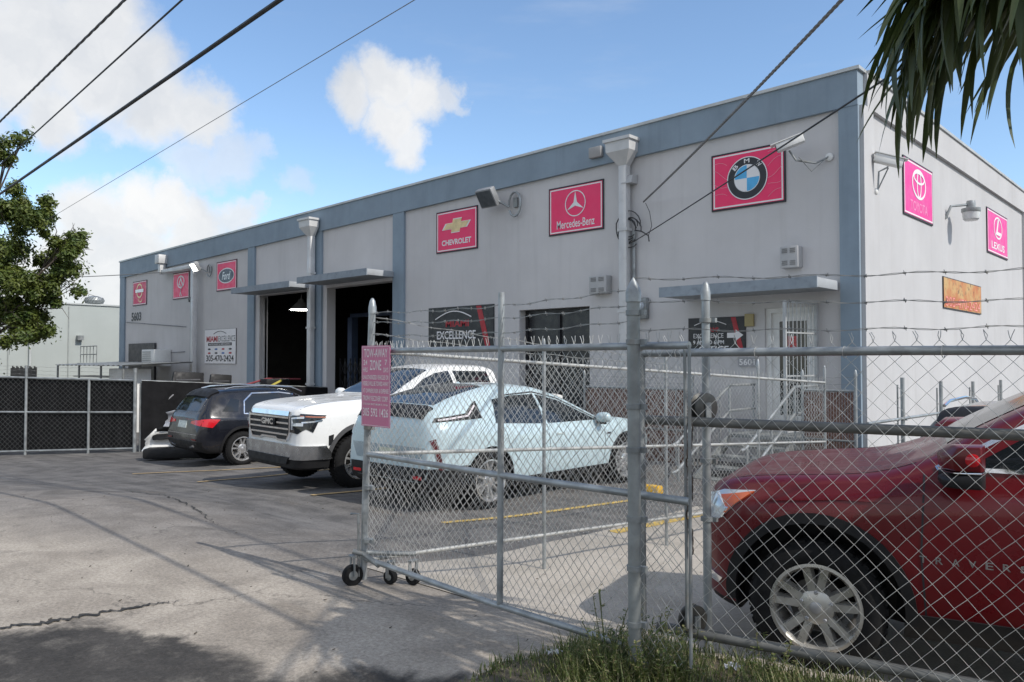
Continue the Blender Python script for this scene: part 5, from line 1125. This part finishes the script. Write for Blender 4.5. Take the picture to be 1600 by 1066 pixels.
for t in (0,.33,.66,1): q = A.lerp(B,t); pipe('post', [q+V((-.08,0,-.6)), q+V((-.08,0,1.42-.3*t))], .03, bw, galv_old)
for (yy, zz) in ((8.9,.95),(10.2,.85)): b = MB(); b.bar((-20.9,yy-.12,zz+.1), (-20.9,yy,zz), .01, .03); b.bar((-20.9,yy,zz), (-20.9,yy+.14,zz+.12), .01, .03); b.build('torn_flap', mat('flap_grey', (.25,.25,.26), .8), bw)
def lid(label, y0, y1, z0, z1, tilt):
    t = thing('plastic_bin_lid', label, 'lid', (-21.1, (y0+y1)/2, z0)); M = Mx.Translation((-21.05,(y0+y1)/2,z0)) @ Mx.Rotation(R(tilt), 4, 'Y'); w_ = (y1-y0)/2
    b = MB(); b.prism([(-w_,0), (w_*.9,.0), (w_,(z1-z0)*.9), (-w_*.75,(z1-z0))], M @ frame((0,0,0), (0,1,0), (0,0,1), (1,0,0)), .10); b.build('shell', black_pl, t, bevel=.03)
    b = MB(); b.box(.101,.12,-w_*.7,w_*.7,(z1-z0)*.42,(z1-z0)*.5,0,M); b.build('rib', mat('lid_grey', (.06,.06,.065), .4), t)
lid('larger black plastic panel leaning over the screened fence', 9.0, 9.95, 1.22, 1.68, -12); lid('smaller black plastic panel leaning over the screened fence', 10.05, 10.75, 1.20, 1.60, -9)
# --- yard clutter behind the screened fence
awn = thing('yard_awning', 'low corrugated awning over shelves behind the far gate', 'awning', (-33, 12, -.8))
b = MB(); n = 60
for i in range(n+1):
    xx = -37.2+i*(7.6/n); zz = 1.86+.025*math.sin(i*1.6); b.v += [V((xx,11.0,zz-.06)), V((xx,13.6,zz+.06))]
b.f = [(2*i,2*i+2,2*i+3,2*i+1) for i in range(n)]; b.m = [0]*n; b.build('roof_sheet', galv_old, awn, smooth=True)
for xx in (-37,-34.4,-32,-29.8): pipe('post', [(xx,11.05,-1), (xx,11.05,1.82)], .04, awn, galv_old)
for zz in (.4,.85,1.3): b = MB(); b.box(-36.8,-32.2,11.6,12.4,zz,zz+.05); b.build('shelf', mat('shelf_pale', (.42,.42,.40), .6), awn)
b = MB(); b.box(-31.9,-30.4,11.3,12.3,-1,1.68); fz = b.build('storage_cabinet', white_p, None, bevel=.03); tag(fz, 'white storage cabinet under the low awning', 'cabinet')
b = MB()
for i in range(18): b.bar((-40.5+i*.2,10.2,-1), (-40.5+i*.2,10.2,1.72), .12, .02)
dk = thing('dark_picket_fence', 'dark vertical board fence seen over the far gate', 'fence', (-38.8,10.2,-1))
for i in range(18): b = MB(); b.box(-40.6+i*.21,-40.43+i*.21,10.2,10.225,-1,1.66+.05*((i*5) % 3)); b.build('board', mat('dark_board', (.06,.055,.05), .8, 0, .3, 3), dk)
ral = thing('stair_landing', 'small steel landing with railing at the far left corner of the warehouse', 'railing', (-39.3, 13.5, 1.9))
for z_ in (2.66,2.28): pipe('rail', [(-40.3,13.0,z_), (-38.2,13.0,z_)], .022, ral, galv_old)
for i in range(6): pipe('baluster', [(-40.3+i*.42,13.0,1.9), (-40.3+i*.42,13.0,2.66)], .016, ral, galv_old, 6)
b = MB(); b.box(-40.4,-38.15,12.9,13.95,1.8,1.88); b.build('deck', galv_old, ral)
rb = thing('red_pipe', 'red pipe and yellow strapping resting above the screened fence', 'pipe', (-22.5,12.5,1.2)); pipe('tube', [(-21.7,10.9,1.10), (-22.0,12.4,1.42), (-22.4,13.8,1.38)], .03, rb, mat('red_pipe_paint', (.22,.04,.05), .6), 8); b = MB(); b.box(-21.9,-21.5,12.1,12.9,1.12,1.42); b.build('crate', black_pl, rb, bevel=.03); b = MB(); b.bar((-21.49,12.2,1.2), (-21.49,12.6,1.38), .06, .006, up=(1,0,0)); b.build('strap', mat('strap_yellow', (.5,.42,.08), .6), rb)
# --- neighbouring building
nb = thing('neighbour_building', 'plain pale green grey windowless building beyond the far gate', 'building', (-46, 14, -1))
nbm = mat('neighbour_stucco', (.40,.43,.41), .9, 0, .05, .4, streak=.10, dirtcol=(.30,.31,.29)); b = MB(); b.box(-70,-46,-26,42,-1.5,5.02); b.build('wall', nbm, nb); b = MB(); b.box(-70.05,-45.93,-26.05,42.05,5.021,5.10); b.build('coping', mat('neighbour_coping', (.45,.47,.46), .8), nb)
for yy in (2.,8.,11.4,14.2,17.,23.,30.): b = MB(); b.box(-46.0,-45.965,yy,yy+.05,-1.5,4.9); b.build('wall_joint', mat('joint_grey', (.30,.32,.31), .9), nb)
b = MB(); b.box(-46.0,-45.7,14.6,14.9,3.1,3.35); b.build('wall_light', galv_old, nb); b = MB(); b.tube([(-45.9,12.4,-1), (-45.9,12.4,4.9)], .06, 8); b.build('downpipe', mat('neighbour_coping', (.45,.47,.46), .8), nb)
tv = thing('roof_turbine', 'round metal turbine vent on the roof of the pale neighbouring building', 'vent', (-47.5, 16.0, 5.1))
b = MB(); b.lathe([(.25,0), (.25,.10), (.42,.14), (.5,.30), (.42,.46), (.2,.55), (.01,.57)], Mx.Translation((-47.5,16.0,5.1)), 20); b.build('dome', galv, tv, smooth=True)
for k in range(20):
    q = 2*math.pi*k/20; b = MB(); b.tube([(-47.5+rr_*math.cos(q+.25*i), 16.0+rr_*math.sin(q+.25*i), 5.1+zz) for i, (rr_, zz) in enumerate(((.44,.14), (.52,.30), (.44,.46)))], .02, 4); b.build('vane', galv_old, tv)
# ------------------------------------------------------------------ overhead lines
def cable(label, A, B, r, sag, m, twist=0., name='power_line'):
    A, B = V(A), V(B); n = 90; b = MB()
    def P(t): return A.lerp(B,t)-V((0,0,sag*4*t*(1-t)))
    if twist:
        for ph in (0,2.1,4.2): b.tube([P(i/400)+V((0,r*.55*math.cos(i*twist+ph),r*.55*math.sin(i*twist+ph))) for i in range(401)], r*.62, 5)
    else: b.tube([P(i/n) for i in range(n+1)], r, 8)
    return tag(b.build(name, m, None, smooth=True), label, 'cable')
cblk = mat('cable_sheath', (.015,.015,.016), .55); cgry = mat('bare_cable', (.22,.22,.22), .5, .4)
def line2(label, a, b_, ext0, ext1, r, m, twist=0., nm='power_line'):
    a, b_ = V(a), V(b_); d = (b_-a).normalized(); return cable(label, a-d*ext0, b_+d*ext1, r, .0, m, twist, nm)
line2('twisted grey overhead cable, uppermost at the left', (-15.81,5.80,9), (-26.55,6.30,9), 30, 40, .026, mat('twisted_cable', (.10,.10,.105), .6), .9)
line2('thin black overhead cable, second from the left', (-13.29,5.82,8.2), (-26.9,6.72,8.2), 30, 40, .018, cblk)
line2('thick black overhead cable, heaviest of the lines across the sky', (-6.46,3.74,5.3), (-17.83,4.30,5.3), 16, 40, .024, cblk)
line2('fine grey overhead wire running just above the warehouse roofline', (-7.54,6.24,6.5), (-36.4,8.71,6.5), 14, 10, .006, cgry)
cable('slack grey cable from the left edge to the lit floodlight', (-30.2,13.7,5.55), (-50,2.0,6.6), .016, .55, cgry)
cable('twisted service drop from the upper right to the facade', (-9.2,13.85,5.32), (3.6,1.3,3.9+1.9), .020, .16, mat('service_drop', (.17,.16,.15), .6), .9)
cable('thin black service cable slanting down past the roundel sign', (-9.45,13.85,4.5), (4.2,1.0,4.36), .010, .05, cblk)
# ------------------------------------------------------------------ trees
leafg = bpy.data.materials.new('tree_leaf'); leafg.use_nodes = True; t_ = NT(leafg.node_tree); bs = t_.n['Principled BSDF']
cc = t_.mix(t_.ramp(t_.noise(t_.new('ShaderNodeTexCoord').outputs['Object'], 2.2, 4, .7), .3, .7), (.045,.085,.016,1), (.14,.165,.03,1)); t_.put(bs.inputs['Base Color'], cc); bs.inputs['Roughness'].default_value = .5
tl = t_.new('ShaderNodeBsdfTranslucent'); t_.put(tl.inputs[0], cc); mx = t_.new('ShaderNodeMixShader'); mx.inputs[0].default_value = .25; t_.l.new(bs.outputs[0], mx.inputs[1]); t_.l.new(tl.outputs[0], mx.inputs[2]); t_.l.new(mx.outputs[0], t_.n['Material Output'].inputs[0])
bark = mat('tree_bark', (.10,.08,.065), .9, 0, .3, 8, bump=.5, bscale=30)
def tree(label, base, H, clumps, seed, nleaf, lsize):
    rr = random.Random(seed); t = thing('broadleaf_tree', label, 'tree', base); B = V(base)
    tb = MB(); fork = B+V((0,0,H*.30)); tb.tube([B-V((0,0,.2)), B+V((.05,.02,H*.15)), fork], [.30,.24,.20], 10); tb.build('trunk', bark, t, smooth=True)
    lb = MB(); tips = []
    for (c, r_) in clumps:
        C = V(c); m1 = fork.lerp(C,.5)+V((rr.uniform(-.4,.4),rr.uniform(-.4,.4),.3)); lb.tube([fork-V((0,0,.1)), m1, C], [.09,.05,.012], 7)
        for k in range(5):
            e = C+V((rr.gauss(0,1),rr.gauss(0,1),rr.gauss(0,.8)))*r_*.6; lb.tube([m1.lerp(C,.6), C.lerp(e,.5), e], [.022,.014,.005], 5)
    lb.build('limbs', bark, t, smooth=True)
    b = MB(); tot = sum(r_**2.2 for _, r_ in clumps)
    for (c, r_) in clumps:
        C = V(c); nc = max(7, int(r_*13)); subs = []
        for k in range(nc):
            d = V((rr.gauss(0,1),rr.gauss(0,1),rr.gauss(0,.8))).normalized(); subs.append((C+d*r_*rr.uniform(.25,1.0), rr.uniform(.30,.58)*max(.5,r_*.55)))
        m = int(nleaf*r_**2.2/tot/nc)
        for (S, rs) in subs:
            for k in range(m):
                d = V((rr.gauss(0,1),rr.gauss(0,1),rr.gauss(0,.75))); p = S+d.normalized()*rs*abs(rr.gauss(.65,.35)); n = (d.normalized()+V((0,0,.6))+V((rr.gauss(0,.6),rr.gauss(0,.6),rr.gauss(0,.5)))).normalized()
                u = n.orthogonal().normalized(); u = (Mx.Rotation(rr.uniform(0,6.28), 3, n) @ u); v = n.cross(u); s_ = lsize*rr.uniform(.6,1.25)
                b.add([p-u*s_, p-v*s_*.45+n*.1*s_, p+u*s_, p+v*s_*.45+n*.1*s_], [(0,1,2,3)])
    b.build('crown', leafg, t, kind='stuff')
    return t
def tw(px, py, dep=26): v_lat = (px-800)/1220*dep; p = cw(v_lat, dep); return (p.x, p.y, 1.95+(565-py)/1220*dep)
cl = [((40,330),1.25), ((95,385),.8), ((45,430),1.4), ((15,500),1.2), ((85,465),.75), ((-40,400),1.8), ((-50,520),1.5), ((25,270),.0), ((60,520),.65), ((-10,235),.55), ((115,375),.45), ((-70,290),1.6), ((100,430),.4), ((30,215),.28), ((5,250),.3)]
tree('leafy broadleaf tree at the left edge in front of the pale building', (*tw(-90,720)[:2], gz(*tw(-90,720)[:2])), 8, [(tw(*p), r_*1.05) for p, r_ in cl if r_ > 0], 5, 95000, .078)
tree('small tree crown just peeking over the warehouse roof', (-33, 48, -.5), 10.5, [((-33.2,48,9.4),1.6), ((-32,48,9.9),1.2), ((-34.5,48.5,9.2),1.1)], 8, 5000, .14)
# ------------------------------------------------------------------ palm
pl = bpy.data.materials.new('palm_leaf'); pl.use_nodes = True; t_ = NT(pl.node_tree); bs = t_.n['Principled BSDF']; oi = t_.new('ShaderNodeObjectInfo').outputs['Random']
cc = t_.mix(oi, (.038,.062,.014,1), (.10,.125,.036,1)); t_.put(bs.inputs['Base Color'], cc); bs.inputs['Roughness'].default_value = .42
tl = t_.new('ShaderNodeBsdfTranslucent'); t_.put(tl.inputs[0], cc); mx = t_.new('ShaderNodeMixShader'); mx.inputs[0].default_value = .22; t_.l.new(bs.outputs[0], mx.inputs[1]); t_.l.new(tl.outputs[0], mx.inputs[2]); t_.l.new(mx.outputs[0], t_.n['Material Output'].inputs[0])
pc_ = cw(2.44,2.95); PB = V((pc_.x,pc_.y,gz(pc_.x,pc_.y))); crown = PB+V((0,0,3.34))
pm_ = thing('palm_tree', 'palm tree at the right whose drooping fronds hang into the upper corner', 'palm', tuple(PB))
b = MB(); b.tube([PB+V((0,0,-.2))]+[PB+V((.05*math.sin(i*.5),0,i*.3)) for i in range(12)], [.12]+[.105-.003*i+(.008 if i % 2 else 0) for i in range(12)], 14); b.build('trunk', mat('palm_bark', (.22,.20,.17), .9, 0, .25, 6, bump=.5, bscale=25), pm_, smooth=True)
def leaflet_mesh(L, w_, droop, seed):
    rr = random.Random(seed); b = MB(); n = 8; tw_ = rr.uniform(-.5,.5)
    for i in range(n+1):
        t = i/n; ww = w_*min(1, .35+t*3)*(1-t**2.4)**.7+.0008; z_ = -droop*t**1.8*L; x = L*(t-.18*droop*t*t); a = tw_*t
        for sgn in (-1,0,1): b.v.append(V((x, sgn*ww*math.cos(a), z_+(abs(sgn)*ww*.35)+sgn*ww*math.sin(a))))
    b.f = [(3*i+j,3*i+3+j,3*i+4+j,3*i+1+j) for i in range(n) for j in (0,1)]
    me = bpy.data.meshes.new('leaflet'); me.from_pydata([tuple(p) for p in b.v], [], b.f); me.materials.append(pl); smooth_me(me, 60); return me
LM = [leaflet_mesh(.54+.05*(k % 3), .023+.004*(k % 2), .20+.16*(k % 4), k) for k in range(8)]
rr = random.Random(12)
def frond(az, L, rise, droop, nl, start=None):
    d = V((math.cos(az),math.sin(az),0)); s0 = start or crown
    def P(t): return s0+d*(L*t*(1-.12*t))+V((0,0,rise*t-droop*t*t))
    b = MB(); b.tube([P(i/14) for i in range(15)], [.022-.0013*i for i in range(15)], 6); f = b.build('frond', pl, pm_, smooth=True)
    for k in range(nl):
        t = .14+.86*(k/(nl-1)); p = P(t); tg = (P(min(1,t+.02))-P(t-.02)).normalized(); sd = tg.cross(V((0,0,1))).normalized(); upv = sd.cross(tg)
        for sgn in (-1,1):
            ang = R(62-34*t)+rr.uniform(-.1,.1); x = (tg*math.cos(ang)+sd*sgn*math.sin(ang)+upv*rr.uniform(-.05,.28)-V((0,0,rr.uniform(.10,.5)))).normalized(); y = V((0,0,1)).cross(x)
            if y.length < 1e-3: y = sd.copy()
            y.normalize(); z_ = x.cross(y); sc = (.62+.5*math.sin(min(1,t*1.15)*math.pi*.85))*rr.uniform(.85,1.12)
            o = bpy.data.objects.new('leaflet', LM[rr.randrange(8)]); col.objects.link(o); o.parent = f
            o.matrix_local = WM[f.name].inverted() @ (frame(p,x,y,z_) @ Mx.Diagonal((sc,sc,sc,1)))
toL = math.atan2(cw(-1,.18).y, cw(-1,.18).x)
for (da, L, rise, droop, nl) in ((-.25,.90,.40,.50,20), (.12,.92,.52,.58,22), (.42,.98,.32,.42,20), (-.62,.95,.25,.50,16), (.85,1.0,.55,.72,18), (.0,.80,.24,.34,20), (.28,.78,.66,.60,20), (.60,.90,.42,.58,18), (-.42,.85,.55,.58,16), (1.15,1.0,.35,.6,16), (1.6,1.0,.5,.6,14), (2.5,1.3,.6,.9,12), (3.4,1.3,.7,.9,12), (-1.5,1.0,.55,.6,14)):
    frond(toL+da, L, rise, droop, nl)
# ------------------------------------------------------------------ verge, grass, weeds
vp = [(-.30,3.3), (-.28,4.0), (-.10,4.28), (.12,4.42), (.45,4.72), (.70,4.86), (1.05,4.72), (1.5,4.45), (2.0,4.15), (2.9,3.6), (2.2,2.6), (.2,2.6)]
def inpoly(x, y, P):
    c = False; n = len(P)
    for i in range(n):
        (x1,y1), (x2,y2) = P[i], P[i-1]
        if (y1 > y) != (y2 > y) and x < (x2-x1)*(y-y1)/(y2-y1)+x1: c = not c
    return c
b = MB(); rr = random.Random(3); ctr = cw(1.0,3.8); ring_ = []
for i in range(len(vp)):
    a, c = vp[i], vp[(i+1) % len(vp)]
    for k in range(7): ring_.append((a[0]+(c[0]-a[0])*k/7+rr.uniform(-.035,.035), a[1]+(c[1]-a[1])*k/7+rr.uniform(-.035,.035)))
b.v.append(V((ctr.x,ctr.y,gz(ctr.x,ctr.y)+.05)))
for s_, h in ((.35,.05), (.7,.045), (.9,.035), (1.0,.008)):
    for (x, y) in ring_: p = cw(1.0+(x-1.0)*s_, 3.8+(y-3.8)*s_); b.v.append(V((p.x,p.y,gz(p.x,p.y)+h+rr.uniform(0,.008))))
n = len(ring_); b.f = [(0,1+i,1+(i+1) % n) for i in range(n)]+[(1+k*n+i,1+(k+1)*n+i,1+(k+1)*n+(i+1) % n,1+k*n+(i+1) % n) for k in range(3) for i in range(n)]; b.m = [0]*len(b.f)
b.build('grass_verge', mat('verge_soil', (.085,.070,.050), .95, 0, .35, 7, bump=.6, bscale=40, dirt=.6, dirtcol=(.15,.125,.09)), None, smooth=True, kind='structure')
gm = bpy.data.materials.new('grass_blade'); gm.use_nodes = True; t_ = NT(gm.node_tree); bs = t_.n['Principled BSDF']; pos = t_.new('ShaderNodeNewGeometry').outputs['Position']
cc = t_.mix(t_.ramp(t_.noise(pos, 6, 4, .7), .3, .7), (.050,.085,.018,1), (.135,.165,.045,1)); cc = t_.mix(t_.ramp(t_.noise(pos, 60, 2, .5), .52, .64), cc, (.30,.25,.14,1)); t_.put(bs.inputs['Base Color'], cc); bs.inputs['Roughness'].default_value = .55
tl = t_.new('ShaderNodeBsdfTranslucent'); t_.put(tl.inputs[0], cc); mx = t_.new('ShaderNodeMixShader'); mx.inputs[0].default_value = .3; t_.l.new(bs.outputs[0], mx.inputs[1]); t_.l.new(tl.outputs[0], mx.inputs[2]); t_.l.new(mx.outputs[0], t_.n['Material Output'].inputs[0])
b = MB(); rr = random.Random(17); cnt = 0
clv = [(rr.uniform(-.2,2.4), rr.uniform(3.6,4.9), rr.uniform(.08,.24), rr.uniform(.6,1.5)) for _ in range(120)]
clv += [(rr.uniform(.35,.95), rr.uniform(3.85,4.2), .10, 2.0) for _ in range(30)]
while cnt < 11000:
    if rr.random() < .6: c = clv[rr.randrange(150)]; la, de, hk = rr.gauss(c[0],c[2]), rr.gauss(c[1],c[2]), c[3]
    else: la, de, hk = rr.uniform(-.35,2.6), rr.uniform(3.5,4.95), .7
    if not inpoly(la, de, vp): continue
    cnt += 1; p = cw(la,de); p.z = gz(p.x,p.y)+.02; h = rr.uniform(.03,.125)*hk*(1.0 if la > .25 else .62); a = rr.uniform(0,6.28); d = V((math.cos(a),math.sin(a),0)); s_ = V((-d.y,d.x,0))*rr.uniform(.0018,.0042); ln = rr.uniform(.2,1.0)*h
    b.add([p-s_, p+s_, p+d*ln*.35+V((0,0,h*.6))+s_*.8, p+d*ln*.35+V((0,0,h*.6))-s_*.8, p+d*ln+V((0,0,h))], [(0,1,2,3), (3,2,4)])
b.build('grass', gm, None, kind='stuff')
for o in col.objects:
    if o.name == 'grass': tag(o, 'patchy green grass and weeds on the verge under the gate', 'grass')
wm_ = bpy.data.materials['grass_blade']
def weed(label, lat, dep, h, n, seed, group=None):
    rr = random.Random(seed); p = cw(lat,dep); p.z = gz(p.x,p.y)+.02; t = thing('leafy_weed', label, 'weed', tuple(p), 0, group); sb_, lb_ = MB(), MB()
    for k in range(n):
        a = rr.uniform(0,6.28); d = V((math.cos(a),math.sin(a),0)); hh = h*rr.uniform(.55,1.1); le = rr.uniform(.1,.35)*hh; pts = [p+d*.01*k+d*le*(i/6)**1.5+V((rr.uniform(-.006,.006),rr.uniform(-.006,.006),hh*i/6)) for i in range(7)]
        sb_.tube(pts, .0022, 4, False)
        for i in range(1,7):
            for q in range(3):
                aa = rr.uniform(0,6.28); u = V((math.cos(aa),math.sin(aa),rr.uniform(-.2,.6))).normalized(); v = u.cross(V((0,0,1))).normalized(); L = rr.uniform(.014,.04); c = pts[i]+V((0,0,rr.uniform(-.02,.02)))
                lb_.add([c, c+u*L*.5+v*L*.24, c+u*L, c+u*L*.5-v*L*.24], [(0,1,2,3)])
    sb_.build('stem', wm_, t); lb_.build('foliage', wm_, t, kind='stuff')
weed('tall spindly weed just left of the pointed post', .50, 4.05, .42, 9, 1); weed('bushy weed at the foot of the pointed post', .66, 4.1, .30, 14, 2); weed('dense upright weed right of the pointed post', .74, 3.95, .30, 26, 6); weed('dense low weed left of the pointed post', .56, 3.92, .26, 26, 7); weed('low leafy weed between the two gate posts', .92, 4.35, .24, 12, 3); weed('broad green weed under the rolling gate bottom rail', 1.35, 4.16, .20, 16, 4); weed('thin weed on the inner side of the rolling gate', .80, 4.6, .26, 8, 5)
def litter(label, lat, dep, s_, seed, c):
    rr = random.Random(seed); p = cw(lat,dep); p.z = gz(p.x,p.y)+.06; b = MB(); n = 6
    for i in range(n):
        for j in range(n): b.v.append(p+V(((i-2.5)*s_/n+rr.uniform(-.01,.01), (j-2.5)*s_/n+rr.uniform(-.01,.01), rr.uniform(0,.025))))
    b.f = [(i*n+j,i*n+j+1,(i+1)*n+j+1,(i+1)*n+j) for i in range(n-1) for j in range(n-1)]; b.m = [0]*len(b.f); tag(b.build('litter', mat('litter_'+str(seed), c, .5, 0, .1, 9), None), label, 'litter')
litter('crumpled white wrapper in the grass left of the pointed post', .24, 4.35, .09, 1, (.45,.45,.45)); litter('crumpled pale blue bag in the grass under the rolling gate', 1.2, 4.28, .09, 2, (.36,.38,.46))
# small debris on the apron
rr = random.Random(44); b = MB()
for i in range(170):
    x, y = rr.uniform(-12,-2.6), rr.uniform(.8,6.5); s_ = rr.uniform(.003,.009); z_ = gz(x,y)+.006; a = rr.uniform(0,3.1); l = s_*rr.uniform(1,3.2)
    b.bar((x,y,z_), (x+l*math.cos(a),y+l*math.sin(a),z_+rr.uniform(0,.006)), s_, s_*.6)
tag(b.build('grit', mat('debris', (.10,.085,.065), .9, 0, .5, 20), None, kind='stuff'), 'scattered grit and dry leaf bits on the pavement', 'debris')
